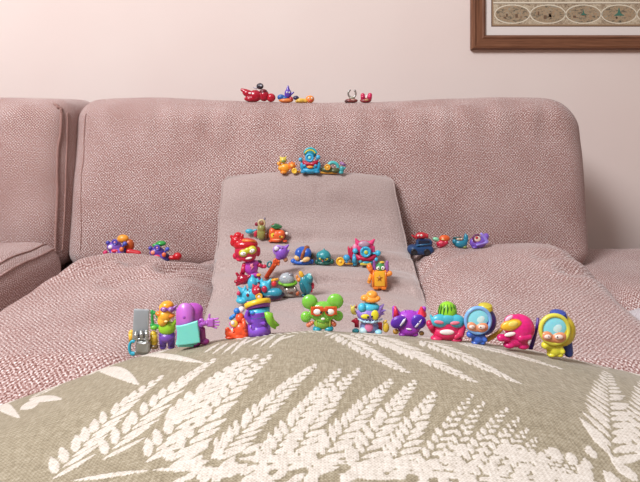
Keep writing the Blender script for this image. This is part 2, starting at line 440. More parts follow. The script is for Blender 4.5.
# small pale cushion lying on the right arm, only its corner in view
def small_pillow():
    root = empty('scatter_cushion', (.745, .87, .335), 'pale grey cushion corner lying on the right arm of the sofa at the picture edge', 'cushion')
    V = []; Fc = []; n = 40
    for side in (1, -1):
        for j in range(n+1):
            for i in range(n+1):
                u, v = -1+2*i/n, -1+2*j/n
                e = max(0, (1-u**4)*(1-v**4))**.5
                V.append((.19*u*(1-.06*(1-v*v)), .17*v*(1-.06*(1-u*u)), .05+side*.05*e+.004*noise.noise((u*3, v*3, 1))))
    st = (n+1)**2
    for s in (0, 1):
        for j in range(n):
            for i in range(n):
                a = s*st+j*(n+1)+i; f = [a, a+1, a+n+2, a+n+1]; Fc.append(f if s == 0 else f[::-1])
    me = bpy.data.meshes.new('cover'); me.from_pydata(V, [], Fc)
    me.uv_layers.new(name='UVMap'); li = [l.vertex_index for l in me.loops]
    for k, vi in enumerate(li): me.uv_layers[0].data[k].uv = V[vi][:2]
    bm = bmesh.new(); bm.from_mesh(me); bmesh.ops.remove_doubles(bm, verts=bm.verts, dist=1e-5); bm.to_mesh(me); bm.free()
    link('cover', me, GREYC, root)
    per = [Vector((.19*math.copysign(min(1, abs(a)), a), .17*b, .05)) for a, b in [(-1+2*t/20, -1) for t in range(20)]+[(1, -1+2*t/20) for t in range(20)]+[(1-2*t/20, 1) for t in range(20)]+[(-1, 1-2*t/20) for t in range(20)]]
    tube(per, .002, GREYC, 'piping', root, closed=True)
    root.rotation_euler = (0, 0, .12)
small_pillow()

# ------------------------------------------------------------------ fern cushion in the foreground
PCX, PCY, PHX, PHY, PZ = .02, .37, .42, .235, .470
PDZ = -.0036
# how far the stuffing sags to either side, metres below the middle
_sx = np.linspace(-.45, .47, 185)
_base = np.array([110+(CZ-PZ-.105*(1-abs((x-PCX)/PHX)**2.6)**.55*.745 if abs(x-PCX) < PHX else CZ-PZ)*F/.525 for x in _sx])
_want = np.interp(_sx*F/.525+CX, [-160, -60, 0, 60, 130, 175, 215, 250, 320, 400, 450, 500, 540, 580, 640, 700, 820], [470, 430, 406, 384, 361, 351.5, 343, 337, 331, 332.5, 337, 346, 353, 361, 375, 390, 425])
_sg = (_want-_base)*.525/F
_sg = np.convolve(np.pad(_sg, 8, mode='edge'), np.hanning(17)/np.hanning(17).sum(), 'valid')
_sg = np.clip(_sg, -.01, .13)
def ftop(x, y):
    u = (x-PCX)/PHX; v = (y-PCY)/PHY
    e = max(0, 1-abs(u)**2.6)**.55*max(0, 1-abs(v)**2.3)**.5
    sag = float(np.interp(x, _sx, _sg))
    return PZ + PDZ + .105*e - sag
def pillow_ray(px, py):
    D = .14
    while D < .66:
        if CZ-(py-HY)/F*D <= ftop((px-CX)/F*D, D): 
            return ((px-CX)/F*D, D)
        D += .0005
    return None
def crest(px):
    best = None; D = .3
    while D < .62:
        x = (px-CX)/F*D; py = HY+(CZ-ftop(x, D))*F/D
        if best is None or py < best[0]: best = (py, D)
        D += .001
    return best
def fern_pillow():
    NX, NY = 820, 520
    xs_ = PCX+PHX*np.sin(np.linspace(-1, 1, NX)*PI/2*.999)*.35+PHX*np.linspace(-1, 1, NX)*.65
    ys_ = PCY+PHY*np.sin(np.linspace(-1, 1, NY)*PI/2*.999)*.35+PHY*np.linspace(-1, 1, NY)*.65
    X, Y = np.meshgrid(xs_, ys_)
    U = (X-PCX)/PHX; Vv = (Y-PCY)/PHY
    e = np.clip(1-np.abs(U)**2.6, 0, 1)**.55*np.clip(1-np.abs(Vv)**2.3, 0, 1)**.5
    sg = np.interp(X, _sx, _sg)
    Zt = PZ+PDZ+.105*e-sg
    # pattern
    mask = np.zeros(X.shape)
    def leaf(ax, ay, bx, by, w, fat=.5):
        L = math.hypot(bx-ax, by-ay)
        if L < 1e-5: return
        tx, ty = (bx-ax)/L, (by-ay)/L; m_ = w*1.2+.002
        i0 = np.searchsorted(xs_, min(ax, bx)-m_); i1 = np.searchsorted(xs_, max(ax, bx)+m_)
        j0 = np.searchsorted(ys_, min(ay, by)-m_); j1 = np.searchsorted(ys_, max(ay, by)+m_)
        if i1 <= i0 or j1 <= j0: return
        xx, yy = X[j0:j1, i0:i1]-ax, Y[j0:j1, i0:i1]-ay
        t = (xx*tx+yy*ty)/L; d = np.abs(-xx*ty+yy*tx)
        prof = np.where((t > 0) & (t < 1), w*np.clip(np.sin(np.clip(t, 0, 1)**fat*PI), 0, 1)**.8, -1e-3)
        val = np.clip((prof-d)/.0005+.5, 0, 1)
        mask[j0:j1, i0:i1] = np.maximum(mask[j0:j1, i0:i1], val)
    def frond(tip, base, bend=0., n=16, lw=.011, gap=1.0, stem=True, wid=.0021, one=0):
        a = pillow_ray(*base); b = pillow_ray(*tip)
        if a is None or b is None: return
        ax, ay = a; bx, by = b; L = math.hypot(bx-ax, by-ay)
        mx, my = (ax+bx)/2-(by-ay)*bend, (ay+by)/2+(bx-ax)*bend
        P = lambda t: ((1-t)**2*ax+2*t*(1-t)*mx+t*t*bx, (1-t)**2*ay+2*t*(1-t)*my+t*t*by)
        for i in range(n):
            t = (i+.4)/n; x, y = P(t); x2, y2 = P(min(1, t+.02)); dx, dy = x2-x, y2-y; dl = math.hypot(dx, dy) or 1; dx /= dl; dy /= dl
            ll = lw*(1-t**1.6)*.9+lw*.22; ww = min(wid*(1-.45*t), L/n*.30)
            for sgn in (1, -1):
                if one and sgn != one: continue
                an = sgn*(.72-.25*t+.1*random.uniform(-1, 1)); ca, sa = math.cos(an), math.sin(an)
                ex, ey = dx*ca-dy*sa, dx*sa+dy*ca
                off = L/n*.25*(sgn+1)
                g_ = .0006; leaf(x+dx*off+ex*g_, y+dy*off+ey*g_, x+dx*off+ex*ll, y+dy*off+ey*ll, ww*random.uniform(.9, 1.1), .8)
        x, y = P(.97); leaf(x, y, bx, by, .001)
        if stem:
            for i in range(0):
                p, q = P(i/12), P((i+1.4)/12) if i < 11 else P(1); leaf(p[0], p[1], q[0], q[1], .0007, 1)
    FR = [((160, 377), (48, 482), .10, 20, .013), ((213, 362), (98, 462), .08, 22, .013), ((256, 360), (140, 470), .06, 22, .012), ((243, 363), (160, 430), .02, 16, .010), ((270, 360), (165, 478), .05, 22, .011),
          ((315, 369), (212, 468), .04, 22, .013), ((340, 372), (258, 480), .03, 20, .012), ((359, 370), (282, 478), .05, 20, .011),
          ((391, 381), (305, 482), .03, 20, .013), ((415, 382), (350, 478), .04, 18, .012), ((434, 394), (385, 480), .03, 16, .012),
          ((473, 397), (415, 482), .04, 16, .010), ((484, 404), (440, 480), .04, 15, .009), ((507, 410), (458, 482), .05, 15, .010), ((519, 419), (476, 482), .05, 14, .009), ((527, 429), (490, 482), .05, 12, .009),
          ((537, 437), (505, 482), .03, 11, .009), ((551, 446), (522, 482), .03, 10, .008), ((562, 452), (538, 482), .03, 9, .008), ((575, 458), (552, 484), .03, 8, .007),
          ((607, 373), (613, 462), .0, 22, .019), ((644, 382), (650, 470), .0, 20, .018),
          ((405, 371), (333, 334), -.06, 20, .010), ((472, 382), (372, 334), -.06, 24, .011), ((430, 360), (352, 333), -.05, 18, .008), ((515, 383), (420, 338), -.06, 22, .010), ((560, 369), (455, 341), -.05, 20, .008),
          ((120, 400), (20, 482), .1, 0, .01)]
    for q_, (tip, base, bd, n, lw) in enumerate(FR):
        if n and q_ < 5: frond(tip, base, bd, int(n*.62), lw*1.75, wid=.0044)
        elif n: frond(tip, base, bd, int(n*.78)+1, lw*(.95 if 440 < tip[0] < 600 and base[1] > 400 else 1.9 if base[1] < 350 else 1.3), wid=.0022 if 440 < tip[0] < 600 and base[1] > 400 else .0031)
    # long plain leaf tips near the far edge on the left, small strokes in the middle
    for (t, b, w) in [((139, 384), (100, 371), .0065), ((118, 385), (78, 377), .006), ((92, 392), (48, 387), .0065), ((172, 371), (112, 365), .005), ((20, 416), (-14, 409), .0055), ((34, 405), (27, 400), .007), ((205, 364), (140, 359), .0045), ((62, 398), (30, 397), .005)]:
        a = pillow_ray(*b); c = pillow_ray(*t)
        if a and c: leaf(a[0], a[1], c[0], c[1], w, .8)
    for q in range(9):
        bx_ = 205+q*9.5; a = pillow_ray(bx_+14, crest(bx_+14)[0]+4+(q % 3)); c = pillow_ray(bx_-2, crest(bx_-2)[0]+10+(q % 4)*2.2)
        if a and c: leaf(a[0], a[1], c[0], c[1], .0021, .8)
    for q in range(12):
        bx_ = 236+q*8; a = pillow_ray(bx_, crest(bx_)[0]+2.2); c = pillow_ray(bx_+7, crest(bx_+7)[0]+4.5)
        if a and c: leaf(a[0], a[1], c[0], c[1], .0015, .8)
    # broad frond heads crowding together near the camera
    rr = random.Random(5)
    for q in range(110):
        px_ = rr.uniform(170, 640); py_ = rr.uniform(449, 500); a = pillow_ray(px_, py_)
        if a is None: continue
        an = math.radians(rr.gauss(52 if px_ < 580 else 90, 16)); l = rr.uniform(.008, .014)
        leaf(a[0], a[1], a[0]+math.cos(an)*l, a[1]+math.sin(an)*l, rr.uniform(.0024, .0036), .8)
    for q in range(12):
        px_ = rr.uniform(225, 640); a = pillow_ray(px_, rr.uniform(462, 478))
        if a: leaf(a[0], a[1], a[0]+rr.uniform(.03, .05), a[1]+rr.uniform(-.002, .004), .0024, 1)
    a = pillow_ray(70, 479); c = pillow_ray(150, 474); leaf(a[0], a[1], c[0], c[1], .002, 1); a = c; c = pillow_ray(240, 476); leaf(a[0], a[1], c[0], c[1], .002, 1)
    # seams in the far/near part the photo does not show: more fronds behind the crest
    for q in range(14):
        x = -.3+q*.05
        for i in range(10):
            y = .50+i*.006
            leaf(x, y, x+.012, y+.006, .0018, .8); leaf(x, y, x-.012, y+.006, .0018, .8)
    nzv = np.array([noise.noise((x*900, 0, 0)) for x in xs_]); nzw = np.array([noise.noise((0, y*900, 4)) for y in ys_])
    Zt = Zt + .0005*mask*e + .0002*(nzv[None, :]+nzw[:, None])*e
    lump = np.zeros(X.shape)
    for (a_, b_, c_, d_) in ((9, 3, 0, .0016), (5, 13, 1.3, .0014), (17, -6, 2, .001), (3, 24, .4, .0008)): lump += d_*np.sin(X*a_*2.2+Y*b_*2.2+c_)
    Zt += lump*e
    Zb = np.minimum(Zt-.002, PZ-.042*e-sg)
    P1 = np.stack([X, Y, Zt], -1).reshape(-1, 3)
    st_x = np.arange(0, NX, 10); st_x = np.append(st_x, NX-1) if st_x[-1] != NX-1 else st_x
    idx = np.arange(NX*NY).reshape(NY, NX)
    q1 = np.stack([idx[:-1, :-1], idx[:-1, 1:], idx[1:, 1:], idx[1:, :-1]], -1).reshape(-1, 4)
    P2 = np.stack([X, Y, Zb], -1).reshape(-1, 3); q2 = q1[:, ::-1]+NX*NY
    # stitch the rim
    rim = np.concatenate([idx[0, :], idx[1:, -1], idx[-1, -2::-1], idx[-2:0:-1, 0]]); rn = np.roll(rim, -1)
    q3 = np.stack([rim, rim+NX*NY, rn+NX*NY, rn], -1)
    P = np.concatenate([P1, P2]); Q = np.concatenate([q1, q2, q3])
    me = bpy.data.meshes.new('cover'); me.vertices.add(len(P)); me.vertices.foreach_set('co', P.astype(np.float32).ravel())
    me.loops.add(len(Q)*4); me.loops.foreach_set('vertex_index', Q.astype(np.int32).ravel())
    me.polygons.add(len(Q)); me.polygons.foreach_set('loop_start', np.arange(0, len(Q)*4, 4, dtype=np.int32))
    me.update(calc_edges=True)
    at = me.attributes.new('fern', 'FLOAT', 'POINT'); at.data.foreach_set('value', np.concatenate([mask.ravel(), mask.ravel()*0]).astype(np.float32))
    m, nt, b = newmat('fern_linen')
    fa = N(nt, 'ShaderNodeAttribute', attribute_name='fern').outputs['Fac']
    tc = N(nt, 'ShaderNodeTexCoord').outputs['Object']
    sp = N(nt, 'ShaderNodeSeparateXYZ'); nt.links.new(tc, sp.inputs[0])
    kx = PI/.0011
    wv = mth(nt, 'MULTIPLY', mth(nt, 'SINE', mth(nt, 'MULTIPLY', sp.outputs[0], kx)), mth(nt, 'SINE', mth(nt, 'MULTIPLY', sp.outputs[1], kx)))
    mp = N(nt, 'ShaderNodeMapping'); mp.inputs['Scale'].default_value = (900, 150, 150); nt.links.new(tc, mp.inputs[0]); n1 = noise_tex(nt, mp.outputs[0], 1, 2)
    mp2 = N(nt, 'ShaderNodeMapping'); mp2.inputs['Scale'].default_value = (160, 900, 160); nt.links.new(tc, mp2.inputs[0]); n2 = noise_tex(nt, mp2.outputs[0], 1, 2)
    th = mth(nt, 'ADD', mth(nt, 'MULTIPLY', n1, .5), mth(nt, 'MULTIPLY', n2, .5))
    th2 = mth(nt, 'ADD', th, mth(nt, 'MULTIPLY', wv, .09))
    ground = ramp(nt, th2, [(.3, '#786C58'), (.48, '#93866F'), (.7, '#B2A692')])
    cream = ramp(nt, th2, [(.3, '#B2A698'), (.5, '#D0C5BA'), (.7, '#E0D8CF')])
    soft = mth(nt, 'ADD', fa, mth(nt, 'MULTIPLY', mth(nt, 'SUBTRACT', n1, .5), .9))
    mr = N(nt, 'ShaderNodeMapRange'); nt.links.new(soft, mr.inputs[0]); mr.inputs[1].default_value = .25; mr.inputs[2].default_value = .75
    mx = N(nt, 'ShaderNodeMix', data_type='RGBA'); nt.links.new(mr.outputs[0], mx.inputs[0]); nt.links.new(ground, mx.inputs[6]); nt.links.new(cream, mx.inputs[7])
    nt.links.new(mx.outputs[2], b.inputs['Base Color']); b.inputs['Roughness'].default_value = .95; b.inputs['Specular IOR Level'].default_value = .1
    b.inputs['Sheen Weight'].default_value = .2
    bump(nt, b, th2, .5, .0008)
    root = empty('patterned_cushion', (PCX, PCY, .43), 'big sage linen cushion woven with cream fern fronds in the foreground', 'cushion')
    o = link('cover', me, m, root); o.location = -root.location
    SURF.append(BVHTree.FromPolygons([Vector(v) for v in P1.reshape(NY, NX, 3)[::4, ::4].reshape(-1, 3)],
        [(j*205+i, j*205+i+1, (j+1)*205+i+1, (j+1)*205+i) for j in range(129) for i in range(204)]))
    rimp = [Vector(P[i]) for i in rim[::12]]
    pm = plain('cream_piping', '#DCD4CA', .9)
    tube([p-root.location for p in rimp], .0024, pm, 'piping', root, closed=True)
fern_pillow()
for px in (0, 60, 130, 175, 215, 250, 320, 400, 450, 500, 540, 580, 640): print('CREST', px, crest(px))
#TOYS_BEGIN
# ------------------------------------------------------------------ the plastic toys
class Toy:
    def __init__(s, name, label, cat, bx, by, D=None, group=None, sink=.0006):
        if D == 'fern':
            q = pillow_ray(bx, by); D = min(q[1], crest(bx)[1]-.004) if q else crest(bx)[1]-.004
        if D is None:
            o = Vector((0, 0, CZ)); h = hit(o, (W(bx, by, 1)-o).normalized()); D = h[0].y + .004
        s.D = D; s.s = D/F; s.base = W(bx, by, D); s.low = 9; s.sink = sink; s.by = by
        s.root = empty(name, s.base, label, cat, group); s.kids = []
    def P(s, X, Y, d=0): return W(X, Y, s.D - d*s.s) - s.base
    def part(s, name, col, shapes, kind='gloss', parent=None, label=None, vox=None, sub=0):
        bm = bmesh.new(); k = s.s
        for sh in shapes:
            t = sh[0]
            if t == 'e':                            # ellipsoid X,Y,d,rx,ry,rd[,rot]
                _, X, Y, d, rx, ry, rd = sh[:7]; rot = math.radians(sh[7]) if len(sh) > 7 else 0
                M = Matrix.Translation(s.P(X, Y, d)) @ Matrix.Rotation(-rot, 4, 'Y') @ Matrix.Diagonal((rx*k, rd*k, ry*k, 1))
                bmesh.ops.create_uvsphere(bm, u_segments=20, v_segments=12, radius=1, matrix=M)
            elif t in 'lc':                         # tapered limb (round ends) / flat-ended cone
                _, a, b, r0, r1 = sh[:5]; A, B = s.P(*a), s.P(*b); dv = B-A; L = dv.length
                q = Vector((0, 0, 1)).rotation_difference(dv.normalized()).to_matrix().to_4x4()
                bmesh.ops.create_cone(bm, cap_ends=True, segments=20, radius1=r0*k, radius2=max(r1*k, 1e-5), depth=L, matrix=Matrix.Translation((A+B)/2) @ q)
                if t == 'l':
                    for p_, r_ in ((A, r0), (B, r1)):
                        if r_ > .05: bmesh.ops.create_uvsphere(bm, u_segments=16, v_segments=10, radius=r_*k, matrix=Matrix.Translation(p_) @ q)
            elif t == 'b':                          # rounded box X,Y,d,hx,hy,hd[,rot[,yaw[,bev]]]
                _, X, Y, d, hx, hy, hd = sh[:7]; rot = math.radians(sh[7]) if len(sh) > 7 else 0; yaw = math.radians(sh[8]) if len(sh) > 8 else 0
                bv = sh[9] if len(sh) > 9 else .25
                R = Matrix.Rotation(-rot, 3, 'Y') @ Matrix.Rotation(yaw, 3, 'Z')
                box_bm(bm, s.P(X, Y, d), (hx*k, hd*k, hy*k), min(hx, hy, hd)*k*bv*2*.95, R)
            elif t == 't':                          # torus X,Y,d,Rx,Ry,r[,rot[,tilt[,a0,a1]]]
                _, X, Y, d, Rx, Ry, r = sh[:7]; rot = math.radians(sh[7]) if len(sh) > 7 else 0; tilt = math.radians(sh[8]) if len(sh) > 8 else 0
                a0, a1 = (math.radians(sh[9]), math.radians(sh[10])) if len(sh) > 10 else (0, 2*PI)
                full = len(sh) <= 10; n = 32; M = Matrix.Translation(s.P(X, Y, d)) @ Matrix.Rotation(-rot, 4, 'Y') @ Matrix.Rotation(tilt, 4, 'X')
                rings = []
                for i in range(n if full else n+1):
                    an = a0+(a1-a0)*i/n; c_ = Vector((Rx*k*math.cos(an), 0, Ry*k*math.sin(an))); o_ = Vector((math.cos(an), 0, math.sin(an)))
                    rings.append([bm.verts.new(M @ (c_ + o_*r*k*math.cos(b) + Vector((0, r*k*math.sin(b), 0)))) for b in [2*PI*j/10 for j in range(10)]])
                m = len(rings)
                for i in range(m if full else m-1):
                    for j in range(10): bm.faces.new((rings[i][j], rings[(i+1) % m][j], rings[(i+1) % m][(j+1) % 10], rings[i][(j+1) % 10]))
                if not full: bm.faces.new(rings[0][::-1]); bm.faces.new(rings[-1])
            elif t == 'x':                          # outline [(X,Y)..], d, thickness
                _, pts, d, th = sh[:4]; a = [bm.verts.new(s.P(p[0], p[1], d+th/2)) for p in pts]; b = [bm.verts.new(s.P(p[0], p[1], d+th/2)+Vector((0, th*k, 0))) for p in pts]
                fs = [bm.faces.new(a), bm.faces.new(b[::-1])]; n = len(pts)
                for i in range(n): fs.append(bm.faces.new((a[i], b[i], b[(i+1) % n], a[(i+1) % n])))
                bmesh.ops.recalc_face_normals(bm, faces=fs)
                es = list({e for f in fs[:2] for e in f.edges}); bmesh.ops.bevel(bm, geom=es, offset=min(th*.28, .5)*k, segments=2, affect='EDGES')
        bmesh.ops.recalc_face_normals(bm, faces=bm.faces)
        o = from_bm(name, bm, plastic(col, kind), parent or s.root)
        if label: o['label'] = label
        if vox:                                     # melt the pieces into one moulded skin
            md = o.modifiers.new('melt', 'REMESH'); md.mode = 'VOXEL'; md.voxel_size = vox*k; md.use_smooth_shade = True
            sm = o.modifiers.new('soften', 'SMOOTH'); sm.factor = .7; sm.iterations = 3
            if sub: dp = o.modifiers.new('lumps', 'DISPLACE')
        s.low = min(s.low, min(v.co.z for v in o.data.vertices)) if len(o.data.vertices) else s.low
        s.kids.append(o); return o
    def eye(s, X, Y, d, r, white='#F4EEE6', pupil='#15141A', px=0, py=0, ry=None, rot=0, pr=.4, parent=None, name='eye'):
        e = s.part(name, white, [('e', X, Y, d, r, ry or r, r*.45, rot)], parent=parent)
        if pr: s.part('pupil', pupil, [('e', X+px, Y+py, d+r*.36, r*pr, r*pr, r*.2)], parent=e)
        return e
    def rest(s):                                    # settle on the cloth underneath
        b = s.base; zs = None
        for dx in (-3, 0, 3):
            for dy in (-2, 0, 2):
                h = hit(Vector((b.x+dx*s.s, b.y+dy*s.s, b.z+.04)), Vector((0, 0, -1)))
                if h: zs = h[0].z if zs is None else max(zs, h[0].z)
        if zs is not None:
            if s.root['group'] == GF: s.sink = .0012
            dz = zs - s.sink - (b.z + s.low); print('REST %-60s D %.3f shift %+.1f px' % (s.root['label'][:60], s.D, -dz/s.s)); s.root.location.z += dz
GF = 'toy figures lined up along the fern cushion'; GT = 'toy figures in the creases of the taupe cushion'
GB = 'toys tucked between seat and back cushion'; GB2 = 'toys on top of the back cushion'; GP = 'toys on the top edge of the taupe cushion'


# ---- front row, left to right
t = Toy('toy_figure', 'grey cleaver-bladed toy with silver fingers and teal handle, leftmost on the fern cushion', 'toy figure', 142, 357, 'fern', GF)
t.part('blade', '#A9AEB2', [('b', 141, 328, 0, 7.6, 15, 1.6, -3, 0, .15)], 'clear')
g = t.part('glove', '#A8A9A6', [('b', 143.5, 349.5, 1, 7.6, 6.8, 4.5, -3, 0, .4)], 'metal', vox=.35)
t.part('finger', '#B4B5B2', [('l', (136.3, 342, 5), (136, 337, 4.5), 2.1, 2)], 'metal', g); t.part('finger', '#B4B5B2', [('l', (141.7, 341.5, 5), (141.4, 335.8, 4.5), 2.1, 2)], 'metal', g); t.part('finger', '#B4B5B2', [('l', (147, 341, 5), (146.6, 335.6, 4.5), 2.1, 2)], 'metal', g)
t.part('buckle', '#C4C5C4', [('t', 142, 345, 5, 5.5, 2.4, .9, -5)], 'metal', g)
t.part('handle', '#2FA3BC', [('t', 133, 351.5, 1, 3.6, 6.6, 1.6, 0, 0, 60, 300), ('l', (131.5, 357, 1), (135, 357.3, 1), 1.7, 1.7)], vox=.4)
t.part('arm', '#E9B43C', [('l', (131.5, 345, -1), (131.5, 336.5, -1), 2.7, 2.9)])
t.part('arm', '#E3BE35', [('l', (154.5, 346, -2), (153.5, 338, -2), 3.6, 3.4)])
t.part('foot', '#6B5330', [('e', 154.5, 350.5, 0, 4, 2.6, 3), ('b', 152, 348, 0, 1, 3, 1)]); t.part('foot', '#8C8D8B', [('b', 142, 355.5, 0, 6.4, 1.8, 4, -3)], 'metal')
t.rest()

t = Toy('toy_figure', 'yellow-orange toy with purple eye mask, lime shirt and green hoop', 'toy figure', 167, 352, 'fern', GF)
t.part('leg', '#5A3794', [('l', (163, 339, 0), (163, 350, 0), 4, 3.4)]); t.part('leg', '#5A3794', [('l', (171, 339, 0), (171.5, 350, 0), 4, 3.4)])
t.part('trousers', '#7449A8', [('e', 167, 341, 0, 8.2, 5.5, 6)]); t.part('shirt', '#97CC2E', [('e', 167, 332, 0, 8.6, 7, 6), ('l', (173, 329, 0), (175.5, 325, 1), 2.4, 2)], vox=.45)
h = t.part('head', '#F2B233', [('e', 165, 319.5, 1, 7.5, 6.5, 6.5), ('e', 162.5, 325, 3, 5, 5, 4.5), ('e', 166, 312, 0, 7, 6.5, 6)], vox=.4)
t.part('cap', '#F4A024', [('e', 167, 309.5, 0, 6.6, 4.6, 6)], parent=h)
t.part('jaw', '#F0862A', [('e', 159.5, 318, 3.5, 4.3, 2.5, 3, -15), ('e', 168, 320, 2, 7.4, 2.6, 4, 6)], parent=h, vox=.3)
t.part('mask', '#8E4FA0', [('t', 166.8, 313, 1, 6.6, 2.4, 1.9, 0), ('e', 164, 313.5, 5.4, 3.8, 2.6, 1.8), ('e', 171, 313.5, 5, 3.4, 2.6, 2), ('l', (174, 312, 1), (177.5, 309, 1), 1.8, .5), ('l', (174, 313, 1), (178, 314.5, 1), 1.6, .6)], parent=h, vox=.3)
t.eye(163.8, 313.8, 7, 1.5, '#C89AD8', parent=h); t.eye(170, 314, 7, 1.4, '#C89AD8', parent=h)
t.part('smile', '#FBE59A', [('e', 166, 325.5, 7, 1.8, 1, .8)], parent=h)
t.part('hoop', '#2E9E4C', [('t', 155.5, 325, 0, 3, 8.6, 1.5, 10, 0, 20, 260), ('l', (152, 329, 0), (160, 331, 0), 2, 1.7), ('e', 152, 316, 0, 1.8, 2.4, 1.6)], vox=.35)
t.part('hand', '#6CBE3C', [('e', 154, 331.5, 1, 3.6, 2.4, 2.4)])
t.rest()

t = Toy('toy_figure', 'magenta tombstone-shaped toy draped in an aqua towel with one hand stretched right', 'toy figure', 190, 351, 'fern', GF)
def tomb(cx, w, top, bot):
    pts = [(cx-w, bot), (cx+w, bot-1)]; 
    for i in range(13):
        a = PI*i/12; pts.append((cx+w*math.cos(a), top+w-w*math.sin(a)))
    return pts
sl_ = t.part('body', '#C66CCB', [('x', tomb(184.6, 8.6, 310, 349), 2, 4)], parent=None)
t.part('back', '#B04AB0', [('l', (189, 319, -5), (189, 343, -5), 8.2, 9), ('l', (194.5, 319, -6), (195, 344, -6), 8.4, 8.6), ('e', 193, 316, -5, 10.5, 7.2, 6)], vox=.5)
t.part('spot', '#A24CBA', [('e', 184, 323.5, 4, 1.5, 1.5, .6)], parent=sl_)
t.part('towel', '#7ADACD', [('x', [(175.6, 332), (180, 332), (187, 330.3), (193, 328.3), (197.5, 327), (198, 333), (199.2, 341), (200, 349), (192, 350.5), (184, 351.5), (175.4, 352), (176.6, 345), (176.8, 338)], 5.5, 2.2), ('e', 195, 340, .5, 4.8, 11, 4.5)], vox=.4)
t.part('cuff', '#B85AC6', [('t', 201, 329, -1, 2.2, 3, 1.7)]); a = t.part('arm', '#B35ABF', [('l', (199, 330, -2), (207, 329, -1), 2.4, 2.6)])
t.part('hand', '#B964C4', [('b', 210.5, 328.5, -1, 3.8, 4.4, 2, 0, 0, .45), ('l', (209, 325, -1), (209.6, 320.8, -1), 1.2, 1.1), ('l', (212, 325.6, -1), (218, 324.6, -1), 1.05, .95), ('l', (212, 328, -1), (219, 328, -1), 1.05, .95), ('l', (212, 330.3, -1), (218.6, 331, -1), 1.05, .95), ('l', (211, 332, -1), (216.4, 334, -1), 1, .9)], parent=a, vox=.3)
t.part('foot', '#8C2878', [('e', 204.5, 347.5, -2, 5, 3, 4), ('l', (202, 336, -3), (203, 346, -3), 3.4, 3)], vox=.4); t.part('foot', '#6FCFC4', [('b', 186, 350.5, 0, 8, 1.6, 3)])
t.rest()

t = Toy('toy_figure', 'orange toy bending forward with a blue ball on its back, left of the purple bucket', 'toy figure', 240, 340, 'fern', GF)
t.part('body', '#F0562A', [('e', 241, 330, 0, 8, 8, 7), ('e', 240, 318.5, 1, 4.6, 4.5, 4.5), ('e', 245, 332, 1, 6, 6, 6), ('l', (236, 335, 2), (228, 334, 2), 4, 3.2), ('l', (228, 334, 2), (227.4, 330.5, 2), 2.8, 2.4), ('e', 240, 336.5, 2, 10, 3, 5)], vox=.5)
e = t.part('goggle', '#F2C64A', [('e', 234.3, 324.7, 4, 4, 3.6, 2, -20)]); t.part('lens', '#F4E9F0', [('e', 232.8, 323.8, 5.6, 1.8, 2, .9)], parent=e); t.part('rim', '#D868B8', [('t', 234.3, 324.9, 3.4, 4.3, 3.8, .8, -20, 0, 180, 380)], parent=e)
t.part('tooth_or_glint', '#F6EEE6', [('e', 232.3, 331, 6, .9, 1.9, .8)])
t.part('ball', '#2B78CC', [('e', 237, 311.8, 0, 3.4, 3, 3)]); t.part('strap', '#E8DCE4', [('e', 241.5, 310.5, -1, 3.2, 3.2, 2.6)])
t.part('fin', '#2F80CC', [('l', (231, 319, 0), (234.5, 316.5, 0), 2, 2)]); t.part('foot', '#DE4522', [('e', 230, 338, 3, 5, 1.8, 3)]); t.part('hand', '#F4603A', [('l', (243.5, 321, 4), (245, 330, 6), 2, 2.2)])
t.rest()

t = Toy('toy_figure', 'purple bucket-shaped toy with yellow rim, cyan band and lime tail', 'toy figure', 259, 338, 'fern', GF)
t.part('body', '#7440B4', [('c', (259.5, 335, 0), (258.5, 312, 0), 11, 10.6), ('e', 260, 335, 0, 10.8, 3, 10), ('e', 256, 330, 7, 5.5, 4.5, 4)], vox=.5)
t.part('skirt', '#8650C6', [('c', (259.5, 336, 0), (259, 326, 0), 11.6, 11.2)]); t.part('band', '#42B4D2', [('c', (259, 319.5, 0), (258.5, 310, -2), 11, 11.4)])
t.part('collar', '#8A3FA8', [('c', (258.5, 311, 0), (258, 306.5, -1.8), 11.8, 12.6)])
r_ = t.part('rim', '#F2C62C', [('c', (258, 308.4, 0), (257.2, 304, -1.9), 13.2, 13.4)], label='yellow rim'); t.part('opening', '#C79A1E', [('c', (257.2, 304.1, -1.9), (257.1, 303.6, -2.1), 11, 11)], parent=r_)
t.part('arm', '#8246BE', [('l', (250, 323, 7), (246.5, 319, 8), 3, 2.4), ('l', (246.5, 319, 8), (247.5, 314, 8), 2.2, 1.8), ('l', (250, 323, 7), (264, 326, 9), 2.6, 2)], vox=.35)
t.part('button', '#3A88D4', [('e', 252.5, 315.2, 9.6, 2.6, 1.8, 1.4)]); t.part('tooth_or_glint', '#C9A2E6', [('e', 250.5, 329, 9.5, .9, 1.4, .8)])
t.part('tail', '#8CCB38', [('x', [(264.3, 315.4), (267.5, 315), (272.5, 316.5), (273, 320), (274.5, 323.5), (279.4, 328.2), (276.5, 329.5), (275.5, 332.2), (271, 330), (267.5, 325.5), (265.3, 320.5)], 8, 3.6)], label='lime green tail')
t.rest()

